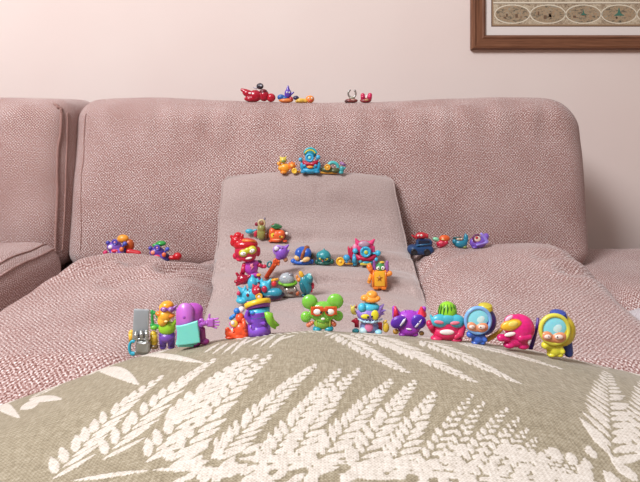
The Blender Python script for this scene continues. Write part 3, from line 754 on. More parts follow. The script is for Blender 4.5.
t = Toy('toy_figure', 'translucent green four-lobed toy with orange goggles and teal shoes', 'toy figure', 323, 332, 'fern', GF)
h = t.part('head', '#8CD450', [('e', 323, 312, 0, 14, 10.5, 7), ('e', 309.7, 302, 0, 8, 7.4, 4.5), ('e', 335.3, 301.4, 0, 8.4, 7.6, 4.5), ('e', 306, 317, 0, 5.6, 5.6, 4), ('e', 338, 316, 0, 5.4, 5.2, 4), ('e', 323, 319, 1, 8, 4, 6)], 'clear', vox=.5)
g = t.part('goggles', '#D0501E', [('t', 317, 311.6, 7.5, 4.5, 3.6, 1.2), ('t', 330.6, 311.6, 7.5, 4.5, 3.6, 1.2), ('b', 324, 309.6, 7.5, 4, 1.6, 1.6), ('b', 311.8, 310.8, 6, 1, 3.6, 2.2), ('b', 336, 310.8, 6, 1, 3.6, 2.2), ('b', 318, 307.6, 7.4, 5, .9, 1.3), ('b', 330, 307.6, 7.4, 5, .9, 1.3)], vox=.3, parent=h)
t.eye(317.4, 311.8, 7.4, 4.3, px=4.2-.7, py=.9, ry=3.2, pr=.26, parent=g); t.eye(330.4, 311.8, 7.4, 4.3, px=-3.2, py=.9, ry=3.2, pr=.26, parent=g)
t.part('mouth', '#F0E8DC', [('e', 323, 319, 8, 2, 1.2, .8)], parent=h)
t.part('body', '#7FA83A', [('e', 323, 323.5, 0, 9.5, 5.6, 6)]); 
for x in (316.5, 321, 325.5, 330): t.part('stripe', '#C3C85A', [('t', x, 323.6, 0, .1, 5, .6, 0, 0), ('e', x, 323.6, 5.2-abs(x-323)*.2, .7, 4, .8)])
t.part('hand', '#DE7A5A', [('l', (312, 323, 1), (308.6, 325, 1), 2, 2.5)]); t.part('hand', '#C96446', [('l', (332, 322, 1), (334.2, 324.5, 2), 2, 2.4)])
t.part('shoe', '#1D8FA2', [('e', 317.3, 329, 2, 4.6, 3, 4.4)]); t.part('shoe', '#1D8FA2', [('e', 329, 328.8, 2, 4.6, 3, 4.4)])
t.rest()

t = Toy('toy_figure', 'lilac and sky blue monster toy with orange mop of hair and big yellow eyes', 'toy figure', 370, 331, 'fern', GF)
t.part('body', '#7C86B8', [('e', 369.3, 324, 0, 9.6, 7, 6.5), ('e', 369.3, 318, 0, 9, 5, 6)], vox=.5); t.part('belly', '#E07CA8', [('e', 369, 324.8, 5.6, 4.2, 4.6, 1.6)])
h = t.part('head', '#9477C6', [('e', 369, 311.5, 1, 12.5, 7, 7.5), ('l', (360, 310, 0), (355, 309, 0), 3, .6), ('l', (378, 308, 0), (384, 301.5, 0), 3.6, .5), ('l', (379, 309, 0), (386, 307.6, 0), 3, .4), ('l', (380, 311, 0), (384.5, 311.4, 0), 2.4, .4)], vox=.4)
t.part('brow', '#46B6D6', [('e', 370, 304.5, 0, 9.6, 5, 6.6), ('e', 362, 305, 4, 4, 4.4, 4)], parent=h, vox=.4)
t.part('hair', '#F59B36', [('e', 371, 296.5, 0, 9, 3.6, 6.4), ('e', 372, 292.5, 0, 5.8, 4.4, 5), ('e', 365, 295.5, 1, 4.4, 3.2, 4.4), ('e', 377, 296, 1, 3.6, 2.8, 4)], parent=h, vox=.4, label='orange hair')
t.eye(365.3, 314, 8, 4.4, '#E2D22C', px=2.7, py=.6, ry=2.4, pr=.26, parent=h); t.eye(375, 312.6, 8, 3.9, '#E2D22C', px=-3, py=1.6, ry=4.9, pr=.28, parent=h)
t.part('teeth', '#B8D8EC', [('l', (358.5, 316.6, 5), (363, 319, 7.4), .9, 1), ('l', (363, 319, 7.4), (371, 320, 8.2), 1, 1), ('l', (371, 320, 8.2), (377.6, 318.6, 7), 1, 1), ('l', (377.6, 318.6, 7), (382, 316.4, 4), 1, .8)] + [('c', (x, 319.6, 8), (x, 317.2, 8.4), .7, .1) for x in (362.5, 365.5, 368.5, 371.5, 374.5)], parent=h)
t.part('cape', '#CC2440', [('x', [(351, 319), (356, 315.6), (359, 317), (359, 325.5), (354.6, 325), (354.5, 321)], -1, 2)]); t.part('cape', '#CC2440', [('b', 379.6, 324, -1, 2.6, 4.2, 1.4)])
t.part('hand', '#E0CC60', [('e', 353, 308, 1, 2.4, 4.2, 2.2, 10), ('l', (351.5, 305, 1), (351, 303, 1), .8, .7), ('l', (354, 305, 1), (354.4, 303, 1), .8, .7), ('l', (355, 311, 1), (353, 308, 1), 1.4, 1.4)], vox=.3)
t.part('hand', '#DDB63A', [('e', 386, 325, 2, 3.4, 5, 2.6), ('l', (384, 320, 2), (386, 318.4, 2), 1.4, 1.2)], vox=.3); t.part('claw', '#B44A30', [('c', (355.8, 305.5, 0), (357, 301.6, 0), 1.3, .2)])
t.part('foot', '#BFE0E8', [('e', 363.3, 328, 4, 4.2, 3.4, 4)]); t.part('foot', '#9FD4E4', [('e', 378.5, 329.4, 4, 3.7, 2.4, 3.6)]); t.part('foot', '#3CA4B4', [('e', 355.6, 328.4, 0, 3.6, 2.6, 3)])
t.rest()

t = Toy('toy_figure', 'purple toy wearing dark violet sunglasses with red ears', 'toy figure', 408, 332.5, 'fern', GF)
h = t.part('head', '#A238BC', [('e', 409, 318, 0, 15, 11.5, 8), ('e', 409, 325, 1, 11, 7, 7), ('l', (397, 312, 0), (394.5, 304.5, 0), 5, 2.4), ('l', (420.5, 311, 0), (424, 305, 0), 5, 2.4)] + [('c', (x, 309.5, 1), (x+1, 306, 1), 2, .3) for x in (404, 408, 412)], vox=.45)
t.part('ear', '#D22A44', [('c', (396.5, 313, 3.5), (395, 302.6, 3), 3.4, .8)], parent=h); t.part('ear', '#DC2C4A', [('c', (421.5, 311.8, 3.5), (421.4, 303, 3.5), 4.6, .9), ('e', 422.5, 311, 2.6, 4.2, 4, 2.4)], parent=h, vox=.3)
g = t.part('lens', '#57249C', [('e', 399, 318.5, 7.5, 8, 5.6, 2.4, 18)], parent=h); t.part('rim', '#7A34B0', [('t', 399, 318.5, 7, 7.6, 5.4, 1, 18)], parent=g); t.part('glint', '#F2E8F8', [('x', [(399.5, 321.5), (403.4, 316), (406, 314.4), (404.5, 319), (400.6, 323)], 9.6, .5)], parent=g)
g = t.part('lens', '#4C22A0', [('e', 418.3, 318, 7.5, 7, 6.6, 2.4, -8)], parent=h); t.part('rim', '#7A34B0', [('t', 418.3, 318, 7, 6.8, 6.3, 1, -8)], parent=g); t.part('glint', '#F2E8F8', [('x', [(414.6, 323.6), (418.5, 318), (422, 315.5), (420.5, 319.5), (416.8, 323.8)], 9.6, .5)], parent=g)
t.part('mouth', '#F4E4EE', [('e', 408.8, 325.4, 8.4, 2.8, .9, .6, -8)], parent=h)
t.part('body', '#8E2AA0', [('e', 409, 328.5, 0, 9, 4.4, 6), ('e', 402.5, 330.5, 3, 4, 2.2, 3.4), ('e', 414.5, 330.5, 3, 4, 2.2, 3.4)], vox=.4)
t.part('hand', '#A87A26', [('e', 395.8, 328, 3, 3, 2.6, 2.6)]); t.part('hand', '#7C5A22', [('e', 421.6, 329.6, 3, 2.6, 2.2, 2.4)])
t.rest()

t = Toy('toy_figure', 'crimson toy with lime striped half-melon cap and cyan eye mask', 'toy figure', 447, 338, 'fern', GF)
b_ = t.part('head', '#D8285E', [('e', 448, 321, 0, 16.5, 11.5, 9), ('e', 447, 329, 1, 15, 8.5, 9), ('e', 447, 315.5, 0, 13, 5, 9)], vox=.55)
cp = t.part('cap', '#8FCB2C', [('e', 447.5, 309, 0, 9.6, 10, 8.4)], parent=b_, label='lime green striped cap')
for i in range(-3, 4):
    a_ = i*.42; t.part('stripe', '#2F6E2A', [('e', 447.5+9.2*math.sin(a_)*.98, 307, 8.2*math.cos(a_)*.95, .55, 5.5, .6, 12*math.sin(a_))] , parent=cp)
t.part('brim', '#B81F4C', [('t', 447.8, 313.4, 0, 12, 1.2, 1.4), ('e', 447.8, 313, 0, 13, 1.8, 9.4)], parent=b_, vox=.4)
mk = t.part('mask', '#48AFC4', [('e', 440, 318.2, 6, 8.8, 6.6, 4.4), ('e', 456, 318.6, 6, 8.8, 6.6, 4.4), ('e', 448, 317, 7.6, 8, 4.6, 2.6), ('l', (434, 321, 4), (430.8, 313, 2), 2.6, 1.2)], parent=b_, vox=.35)
t.part('eye', '#E8788C', [('e', 439, 319.6, 10, 4.8, 1.8, 1.2, -6)], parent=mk); t.part('eye', '#E8788C', [('e', 455, 320.4, 10, 4.8, 1.8, 1.2, 6)], parent=mk)
t.part('mouth', '#F8E6E2', [('e', 447, 329.6, 9.4, 7.2, 2.7, 1.4)], parent=b_)
t.part('arm', '#C42452', [('l', (433, 327, 2), (429.5, 321, 3), 3.6, 3.4)]); t.part('arm', '#D8305E', [('l', (460, 331, 5), (464, 320, 4), 4.2, 3.4), ('l', (460, 331, 5), (456, 334, 7), 3.6, 3)], vox=.4)
t.part('foot', '#CC2A5C', [('e', 437, 335.5, 4, 6.5, 3, 5)]); t.part('foot', '#CC2A5C', [('e', 456, 336.5, 4, 6.5, 3, 5)])
t.rest()

def diver(label, x, y, D, sh, c_ring, c_back, c_body, c_hat, c_tank, tank):
    t = Toy('toy_figure', label, 'toy figure', x, y, D, GF); k, m_ = sh
    X = lambda v: x+v*k; Y = lambda v: y-v*k
    h = t.part('helmet', c_back, [('e', X(5.5), Y(23), -3*k, 13*k, 14.2*k, 10*k), ('e', X(1), Y(23), 2*k, 12*k, 13.2*k, 5*k)], vox=.5)
    r = t.part('visor_ring', c_ring, [('t', X(0), Y(23.5), 6*k, 12.2*k, 12.4*k, 1.9*k, 0)], parent=h)
    t.part('visor', '#8FE0EE', [('e', X(0), Y(25), 6*k, 10.8*k, 10.2*k, 1.6*k)], parent=r)
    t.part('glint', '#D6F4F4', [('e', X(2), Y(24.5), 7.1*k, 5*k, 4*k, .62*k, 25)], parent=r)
    g = t.part('face', '#DE9068', [('e', X(-6.4), Y(17.5), 7*k, 5.2*k, 4.4*k, 2.4*k, -15), ('e', X(4), Y(16.4), 7*k, 6.6*k, 4.8*k, 2.4*k, 10), ('e', X(-1), Y(15.8), 6.4*k, 8*k, 3.6*k, 2.4*k)], parent=h, vox=.35)
    t.eye(X(-6), Y(17), 9.4*k, 3*k, '#EBCFC6', ry=1.9*k, px=.8*k, pr=.17, parent=g); t.eye(X(4), Y(16.8), 9.4*k, 3.8*k, '#EBCFC6', ry=2.1*k, px=-1.4*k, pr=.17, parent=g)
    t.part('body', c_body, [('e', X(0), Y(6), 0, 7*k, 6.5*k, 5.5*k), ('l', (X(-4), Y(8.5), 2*k), (X(-8.5), Y(9.5), 4*k), 2.8*k, 3.2*k), ('l', (X(4.5), Y(8), 2*k), (X(7), Y(4), 4*k), 2.6*k, 2.4*k), ('e', X(-3), Y(1.6), 1*k, 3.8*k, 2.2*k, 4*k), ('e', X(4), Y(1.6), 1*k, 3.8*k, 2.2*k, 4*k)], vox=.4)
    ht = t.part('valve', c_hat, [('c', (X(m_), Y(34), -1), (X(m_-.5), Y(38.5), -1), 7.6*k, 6.8*k), ('e', X(m_-.5), Y(38.4), -1, 6.8*k, 2.6*k, 5.6*k)], parent=h, vox=.4)
    t.part('tank', c_tank, tank, vox=.4); t.rest(); return t
diver('blue diving toy with pale blue visor ring and yellow top valve', 478, 343.5, 'fern', (1.0, 7.5), '#7FB0E4', '#3C3A86', '#4068C0', '#C6B436', '#C9A42C', [('l', (488, 339, -3), (496, 334, -4), 2.4, 2.2), ('l', (496, 334, -4), (503, 327.5, -4), 2.2, 1.6)])
t = Toy('toy_figure', 'hot pink round toy with yellow goggle and dark violet slat leaning behind it', 'toy figure', 516, 352, 'fern', GF)
h = t.part('head', '#DE1E78', [('e', 519.5, 331.5, 0, 15, 14, 11), ('e', 514, 326, 2, 10, 8, 8)], vox=.55)
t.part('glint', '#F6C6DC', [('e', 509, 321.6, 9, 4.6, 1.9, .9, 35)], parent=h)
g = t.part('goggle', '#F0B92C', [('e', 511, 328.2, 8.6, 10.4, 5, 3, 14)], parent=h); t.part('lens', '#F8D86C', [('e', 513, 327.4, 11, 5, 2.6, .9, 14)], parent=g); t.part('brow', '#E88A2C', [('t', 511, 328.2, 8.6, 10, 4.8, .8, 14)], parent=g)
t.part('mouth', '#FAEAE6', [('e', 510, 337.6, 9.4, 5.6, 2, 1.2, 12)], parent=h)
t.part('body', '#D01A6C', [('e', 516, 343, 0, 12, 7, 8), ('l', (507, 341, 5), (500.5, 341, 6), 3.6, 3.6), ('l', (521, 341, 8), (529, 340, 8), 4, 3.2), ('e', 509, 348, 3, 6, 3.4, 5), ('e', 523, 349, 3, 6, 3.4, 5)], vox=.5)
t.part('slat', '#4A2486', [('x', [(537.6, 321.5), (539.6, 322), (538.4, 332), (536, 343), (533, 353), (529, 353), (532.4, 344), (536, 332)], -6, 3)], label='dark violet slat')
t.rest()
diver('yellow diving toy with dark blue cap and blue air tank, rightmost on the fern cushion', 554.5, 359.5, 'fern', (1.13, 3.4), '#D8D04C', '#D8BE32', '#DCD23E', '#33489C', '#2C3F8C', [('l', (567, 345, -5), (568.5, 356, -5), 5, 4.6)])

# ---- taupe cushion, upper crease
t = Toy('toy_figure', 'striped olive bug toy with round tan goggle and crimson wings beside a pumpkin-orange toy', 'toy figure', 261, 243, None, GT)
t.part('body', '#8E8A4A', [('e', 261.5, 237, 0, 4.6, 6, 4), ('e', 261.5, 231.5, 0, 4.2, 4, 4)], vox=.4)
for y_ in (231.5, 234.5, 237.5, 240.5): t.part('stripe', '#C6C07C', [('t', 261.5, y_, 0, 3.9, .5, .6)])
t.part('head', '#C8B48A', [('t', 261.6, 226.3, 1, 3, 3, 1.1)]); t.part('face', '#8A5434', [('e', 262, 226.5, 1, 2.6, 2.6, 1.6)]); t.part('antenna', '#6A6274', [('l', (264.3, 224, 0), (264.8, 221.5, 0), .6, .9)])
t.part('wing', '#8E2038', [('e', 256.5, 227.4, -1, 1.8, 2, 1.2)]); t.part('wing', '#C02440', [('e', 255.8, 237, -1, 1.9, 3.6, 1.4, -15)]); t.part('hand', '#3FA4BC', [('e', 249.3, 234.5, -1, 4.2, 2.5, 2.4), ('l', (250, 235, -1), (256, 233, -1), 1, 1)], vox=.4); t.part('leg', '#5C3020', [('e', 266.4, 239, 0, 2, 4, 2.4)])
t.rest()
t = Toy('toy_figure', 'pumpkin-orange toy with dark green leaf hat in the top crease of the taupe cushion', 'toy figure', 278, 243.5, None, GT)
t.part('head', '#E4602E', [('e', 277, 236.5, 0, 8.4, 6.6, 6), ('e', 272.5, 233, 2, 3.6, 4, 3.4), ('e', 281, 235, 2, 4, 4, 3.6), ('e', 276, 241, 2, 6, 2.6, 4)], vox=.4)
t.part('hat', '#2C6B3C', [('x', [(270.5, 227.5), (275, 225.4), (278, 226.2), (282.5, 228.4), (279, 230.4), (273, 230)], 1, 6), ('e', 276.5, 228.6, 0, 5.4, 1.7, 4.4)], vox=.35)
t.part('knob', '#9E3428', [('e', 273.5, 226, 0, 1.7, 1.2, 1.4)]); t.eye(272.9, 236.3, 4.6, 2.1, '#E8C83C', ry=2.9, px=.4, py=.4, pr=.3); t.eye(280.6, 238, 4.6, 2.9, '#E8B43C', ry=1.4, rot=-12, px=-.6, pr=.3)
t.part('mouth', '#F6A070', [('e', 277, 241, 5.4, 3, .8, .6)]); t.part('hand', '#E8DED6', [('e', 286.6, 234.8, 0, 1.8, 1.6, 1.5)]); t.part('foot', '#C94A22', [('e', 270.8, 242.3, 2, 2.4, 1.3, 2.4)]); t.part('foot', '#C94A22', [('e', 285, 242.4, 2, 2.4, 1.3, 2.4)]); t.part('arm', '#7A4A3C', [('l', (284.5, 238.5, 0), (286.6, 235.6, 0), 1.2, 1)])
t.rest()

# ---- middle crease
t = Toy('toy_figure', 'small blue toy with brown crest stripe and tan cheeks sitting in the taupe crease', 'toy figure', 302.5, 265, None, GT)
t.part('head', '#2458B4', [('e', 303, 254.5, 0, 8.4, 7.6, 7), ('e', 299.5, 253.5, 2, 4.6, 5.2, 5), ('e', 307, 253.5, 2, 4.6, 5.2, 5)], vox=.4)
t.part('crest', '#94502C', [('l', (306.5, 248.3, 1), (303, 254, 6.5), 2.3, 1.7), ('l', (303, 254, 6.5), (301.6, 258.5, 7), 1.7, 1.5), ('e', 307, 248, -1, 2.8, 2, 4)], vox=.35)
t.part('cheek', '#E6B878', [('e', 297, 258.4, 4.6, 3, 2.6, 2.6, -30)]); t.part('cheek', '#E6B878', [('e', 305.6, 260, 6, 4.6, 2.5, 2.4, 12)])
t.part('body', '#2A62C0', [('e', 302.5, 262, 0, 10, 3.2, 6), ('e', 293.5, 261.5, 1, 3, 2.4, 2.6), ('e', 311.5, 262, 1, 2.4, 2.4, 2.4)], vox=.4); t.part('mouth', '#F6F0E4', [('e', 301.6, 261.6, 7.6, 1.8, .7, .6)]); t.part('ear', '#5A4A2C', [('e', 312.4, 256.5, -1, 1.6, 3, 1.6)])
t.rest()
t = Toy('toy_figure', 'small round teal toy with pointed cap and squinting yellow eyes', 'toy figure', 324, 265.5, None, GT)
t.part('head', '#2C8C94', [('e', 324, 257, 0, 7, 6.6, 6), ('c', (324, 252.5, 0), (324, 248.6, 0), 2, .4), ('e', 319.5, 256, 1, 3.2, 3.8, 4)], vox=.4); t.part('brow', '#1E6E78', [('l', (319, 257.4, 5), (323.4, 259.4, 6), .8, .8), ('l', (323.4, 259.4, 6), (328, 257.6, 5), .8, .8)])
t.eye(320.8, 259.4, 5.4, 2, '#D4C23A', ry=1.2, rot=-20, px=.4); t.eye(326.2, 259.8, 5.4, 2, '#D4C23A', ry=1.2, rot=20, px=-.4); t.part('nose', '#C44C3C', [('e', 322.6, 261.6, 6.4, .8, .8, .7)])
t.part('body', '#1F5C50', [('e', 324, 263, 0, 8, 2.6, 5), ('e', 317, 262.4, 1, 2.4, 2.6, 2.4), ('e', 332, 262, 1, 2, 2.8, 2.2)], vox=.4)
t.rest()
t = Toy('toy_ball_cart', 'tiny yellow wheel joined to a blue ball beside the pink robot toy', 'toy', 342, 266.5, None, GT)
w_ = t.part('wheel', '#EFB42C', [('c', (340.2, 262.4, -2), (340.2, 262.4, 2.4), 4.3, 4.3), ('t', 340.2, 262.4, 2.2, 3.5, 3.5, .8)], vox=.35); t.part('hub', '#F6D264', [('e', 340.2, 262.4, 3, 1.5, 1.5, .8)], parent=w_)
t.part('axle', '#C88A24', [('l', (343, 264.4, 0), (352, 264.8, 0), 1, 1)]); t.part('ball', '#3C9CCC', [('e', 346.6, 258.8, -2, 3.5, 3.3, 3.2)]); t.part('stem', '#2C7CAE', [('l', (346, 261, -1), (347, 264.6, 0), 1.2, 1)])
t.rest()
t = Toy('toy_robot', 'pink eared robot toy with one big cyan eye and cyan ball hands', 'toy robot', 363.5, 267.5, None, GT)
h = t.part('shell', '#D83A76', [('e', 364, 249, -1, 9.6, 7, 6), ('c', (358, 245, 0), (355.2, 239.8, 0), 3, .6), ('c', (371, 245, 0), (374.8, 240.6, 0), 3, .6), ('l', (355, 249, 0), (354.5, 257, 0), 2.8, 1.6), ('l', (373, 249, 0), (373.5, 256, 0), 2, 1.4), ('e', 364, 256, -2, 9, 5, 5)], vox=.4)
t.part('canopy', '#B08CA0', [('e', 364, 246, 4, 5.8, 3.4, 2.4)], parent=h); t.part('cheek', '#F08CB0', [('e', 355.2, 249, 2, 2.4, 3.4, 2)], parent=h)
e = t.part('eye', '#3CB2D8', [('t', 365.7, 253.6, 6, 4.3, 4.2, 1.3), ('e', 365.7, 253.6, 5, 4, 4, 1.6)], parent=h, vox=.3); t.part('pupil', '#C6CC4C', [('e', 366, 254, 7, 1.9, 1.9, .9)], parent=e)
for i in range(6): t.part('bolt', '#2A86B4', [('e', 365.7+4.4*math.cos(i*PI/3), 253.6+4.4*math.sin(i*PI/3), 7, .55, .55, .5)], parent=e)
t.part('jaw', '#C01C4C', [('x', [(355.5, 256), (361, 258), (370, 258.4), (376.5, 256.6), (375, 261.5), (370, 263), (360, 263), (357, 261)], 3, 5)])
for (a, b, r) in (((357.5, 253, 3), (355.2, 252.6, 4), 2.7), ((372, 255, 3), (378, 254.8, 3), 2.9), ((373, 262.5, 3), (376, 261, 4), 2.2)):
    q = t.part('arm', '#49B4D4', [('l', a, b, 1, 1)]); t.part('hand', '#3FB0D2', [('e', b[0], b[1], b[2], r, r, r)], parent=q)
t.part('leg', '#3C9CC0', [('l', (354.5, 257, 3), (354.4, 265, 3), 1.9, 2.6)]); t.part('leg', '#3C9CC0', [('l', (372.5, 262, 2), (370, 264.8, 3), 1.5, 2)]); t.part('tread', '#3AA2B4', [('e', 360.6, 262.8, 4, 2, 2.2, 2), ('e', 366, 264, 4, 4, 1.4, 2)], vox=.35)
t.part('bumper', '#D8C24A', [('b', 365.6, 265.4, 4, 5.4, 1.2, 1.6)]); t.part('wing', '#C42850', [('e', 349.5, 254.5, -2, 1.6, 7, 2.6, 10), ('e', 351.8, 255.5, -1, 1.2, 8, 2, 5)], vox=.35)
t.rest()
t = Toy('toy_figure', 'orange box-shaped toy with purple horns and a raised star panel', 'toy figure', 379.5, 290.5, None, GT)
b_ = t.part('body', '#F08C28', [('b', 379.3, 281, 0, 7.6, 9.2, 5, 1, 0, .3)]); t.part('panel', '#F2B42E', [('b', 379.6, 281, 4.9, 5.2, 7.2, .8, 1, 0, .3)], parent=b_)
t.part('emblem', '#B4701C', [('x', [(379.6+(3.4 if i % 2 == 0 else 1.3)*math.sin(i*PI/5), 280.6-(3.8 if i % 2 == 0 else 1.5)*math.cos(i*PI/5)) for i in range(10)], 5.9, .5)], parent=b_)
for x in (373.6, 385.6): t.part('edge', '#E47820', [('l', (x, 273, 4.4), (x, 289, 4.4), .9, .9)], parent=b_)
t.part('arm', '#F07A2C', [('l', (371.5, 274, 2), (369.4, 269, 3), 2, 2.9)]); t.part('arm', '#F09A38', [('l', (371, 277, 1), (369, 284, 2), 1.6, 1.9)]); t.part('arm', '#EE8E30', [('l', (386.5, 277, 2), (389.8, 275.6, 3), 2, 2.6)])
t.part('horn', '#8C4A9C', [('c', (374.6, 273, 0), (374.2, 263.4, 0), 2.3, 1.1), ('e', 374.2, 263.8, 0, 1.4, 1.6, 1.4)], vox=.3); t.part('horn', '#9A5AA0', [('c', (386.4, 273, 0), (387.2, 264, 0), 2.8, 1.4), ('e', 387.2, 264.4, 0, 1.7, 1.8, 1.6)], vox=.3)
t.part('head', '#3E8A4A', [('e', 380.4, 270, 0, 5.2, 4.4, 4), ('e', 381, 265.6, -1, 3, 2, 2.4)], vox=.35); t.part('tuft', '#D8B43C', [('e', 382, 264.4, 0, 2.6, 1.1, 1.8)]); t.eye(378, 270.4, 3.6, 1.7, px=.3); t.eye(383, 270.2, 3.6, 1.9, px=-.3)
t.part('foot', '#E07820', [('b', 375.5, 289.5, 2, 2.4, 1.2, 3.4)]); t.part('foot', '#E07820', [('b', 383.6, 289.7, 2, 2.4, 1.2, 3.4)])
t.rest()
t = Toy('toy_figure', 'purple horned toy balancing on a raised orange rocket wand', 'toy figure', 266.5, 280.5, None, GT)
t.part('wand', '#E8582A', [('l', (266.5, 279, 2), (274.5, 267, 2), 2.2, 2.5), ('e', 276.5, 264, 2, 3.8, 3.8, 3.2)], vox=.35)
for (x, y) in ((275, 262), (279, 263.4), (275.4, 267.4), (278.6, 266.8)): t.part('bolt', '#F27C44', [('e', x, y, 4.4, 1.1, 1.1, 1)])
t.part('head', '#8E54C0', [('e', 281.6, 254.8, 2, 6.6, 6.8, 6), ('l', (285, 250.5, 2), (288.4, 247.2, 2), 2.4, .9), ('l', (286, 256, 2), (289, 252.4, 2), 2, .8), ('e', 279.5, 259, 3, 4, 3, 3.4)], vox=.4)
t.part('ring', '#B48ADC', [('t', 278.4, 252.6, 5, 4.4, 4.4, 1.3, 0, 10, 30, 300)]); t.part('eye', '#E4DCEC', [('e', 276.6, 250.6, 6, 2.6, 2.4, 1.8)]); t.part('hand', '#C89070', [('e', 285.6, 261.6, 3, 2.3, 2.6, 2)]); t.part('collar', '#3C8A94', [('t', 269.4, 266.5, 0, 1.9, 2.8, .9, -20)])
t.part('grip', '#C83C1C', [('e', 266.8, 279, 2, 2.6, 2, 2.4)])
t.rest()
t = Toy('toy_figure', 'green and silver domed toy with brown crumpled body in the lowest taupe crease', 'toy figure', 289, 297.5, None, GT)
t.part('body', '#8C8078', [('e', 290, 291, 0, 7.8, 6.2, 6), ('l', (285, 291, 2), (283.6, 296, 3), 2.6, 2), ('l', (295.5, 291, 2), (299, 295, 2), 2.4, 2), ('e', 290, 295, 2, 6, 2.4, 4)], vox=.4)
t.part('plate', '#C4B8B0', [('e', 287.4, 291, 5, 2.6, 2.8, 1.6), ('e', 294.8, 289.6, 4.6, 1.6, 2.2, 1.2)], 'metal'); t.part('ring', '#77B62E', [('t', 287.8, 283, 0, 8, 2.6, 1.7), ('e', 287.8, 283.6, 0, 8.6, 2.4, 7.4)], vox=.35, label='green ring')
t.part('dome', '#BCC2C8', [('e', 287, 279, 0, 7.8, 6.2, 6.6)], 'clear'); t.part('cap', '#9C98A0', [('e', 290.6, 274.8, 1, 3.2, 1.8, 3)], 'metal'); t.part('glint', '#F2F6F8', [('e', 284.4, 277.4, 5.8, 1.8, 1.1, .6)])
t.part('mouth', '#5C3828', [('e', 291, 293, 6.2, 2.6, 1.2, .7)]); t.part('hand', '#B05A34', [('e', 297.6, 293.6, 3, 2, 2.4, 2)]); t.part('foot', '#6A5C54', [('e', 285.4, 296.4, 3, 3, 1.6, 3)])
t.rest()
t = Toy('toy_figure', 'tilted teal bug toy with yellow antenna and red tail behind the domed toy', 'toy figure', 305, 297, None, GT)
t.part('body', '#23808E', [('e', 305.4, 285, 0, 6, 10, 5, 18), ('e', 308.8, 279, 1, 4.4, 5.4, 4.4, 10)], vox=.4); t.part('visor', '#6CCAD0', [('e', 309.8, 276.6, 4.4, 2.2, 3.2, 1.4, 10)]); t.part('belly', '#1C6672', [('e', 303, 288, 3.4, 3, 6, 2.4, 18)])
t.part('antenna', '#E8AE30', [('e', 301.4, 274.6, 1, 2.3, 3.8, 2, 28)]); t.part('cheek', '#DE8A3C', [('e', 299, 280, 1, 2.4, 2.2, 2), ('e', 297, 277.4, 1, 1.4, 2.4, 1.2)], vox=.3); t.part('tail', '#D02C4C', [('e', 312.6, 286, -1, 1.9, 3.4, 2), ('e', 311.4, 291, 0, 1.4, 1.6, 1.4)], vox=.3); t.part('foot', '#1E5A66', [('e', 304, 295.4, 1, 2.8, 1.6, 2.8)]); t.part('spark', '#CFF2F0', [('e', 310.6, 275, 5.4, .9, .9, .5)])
t.rest()
t = Toy('toy_vehicle', 'spiky teal monster car toy with crimson drivers below the red-helmeted figure', 'toy vehicle', 259, 304.5, None, GT)
t.part('hull', '#42B4D0', [('e', 252, 296, 0, 11, 7, 7), ('e', 242, 301.5, 2, 6, 3.4, 5), ('e', 252.5, 284.5, 0, 5, 6.5, 5), ('e', 265, 289, 0, 6, 7, 5), ('c', (243, 293, 1), (237.5, 287.5, 1), 3, .5), ('c', (244, 292, 1), (245.6, 286.6, 1), 2.6, .5), ('c', (252.5, 282, 0), (252.5, 276, 0), 3, 1.4), ('c', (262, 284, 0), (261.5, 279, 0), 2.4, .5), ('c', (268, 285, 0), (271.5, 279.6, 0), 3, .4), ('c', (258, 283, 0), (257, 279.6, 0), 2.4, .6), ('e', 239.5, 297.5, 1, 2.6, 3, 2.6)], vox=.45)
t.part('nose', '#2E8EA6', [('e', 275.5, 293.6, 2, 7, 4.4, 4.6), ('l', (266, 294, 1), (274, 294, 2), 4, 4)], vox=.4)
for x in (270.5, 273.5, 276.5, 279.4): t.part('rib', '#1F6A80', [('t', x, 293.6, 2, .3, 4.4, .55)])
t.part('chassis', '#2B2340', [('e', 273, 296.6, 0, 12, 4.2, 6, 6), ('e', 255, 300, -1, 12, 4, 6)], vox=.45); t.part('skirt', '#A23C78', [('l', (243, 304, 3), (261, 301.5, 4), 1.7, 1.7), ('l', (261, 302, 3), (280, 299.4, 2), 1.3, 1)], vox=.35)
d_ = t.part('driver', '#C62440', [('e', 256.2, 291.5, 5, 4.6, 5, 3.6), ('c', (254, 288, 6), (252.6, 285, 6), 1.7, .3), ('c', (258, 287.6, 6), (259.4, 284.8, 6), 1.7, .3)], vox=.35, label='crimson driver'); t.part('eye', '#F6D0C8', [('e', 255, 291, 8.2, .9, .8, .5)], parent=d_); t.part('eye', '#F6D0C8', [('e', 258.2, 290.6, 8.2, .9, .8, .5)], parent=d_)
t.part('driver', '#B82444', [('e', 264.4, 290.4, 5, 2.8, 3.4, 2.4)]); t.part('lamp', '#CC3860', [('e', 238.6, 294.6, 4, 2, 2.2, 1.8)]); t.part('eye', '#7A2438', [('e', 247.6, 291, 7, .9, 1.1, .6)]); t.part('eye', '#7A2438', [('e', 247.6, 296.4, 7, 1.4, 1.8, .7)])
t.part('wheel', '#F0B030', [('t', 259, 297.6, 6.6, 2.6, 2.4, 1.1)]); t.part('hub', '#F4E4DC', [('e', 259, 297.8, 6.6, 1.6, 1.5, 1)]); t.part('bumper', '#E04848', [('e', 260.4, 300.4, 6.6, 1.6, 2, 1.2)]); t.part('flag', '#D8343C', [('e', 274, 285, 0, 2.6, 3.2, 2)]); t.part('horn', '#E6A02C', [('l', (272, 281.6, 0), (277.4, 280.4, 0), 1.4, 1.2)])
t.rest()
vz = t.root.location.z + W(255, 285, t.D).z - t.base.z
t = Toy('toy_figure', 'tall hero toy with shiny red flame helmet, yellow mask and magenta suit', 'toy figure', 250, 281, t.D+.012, GT)
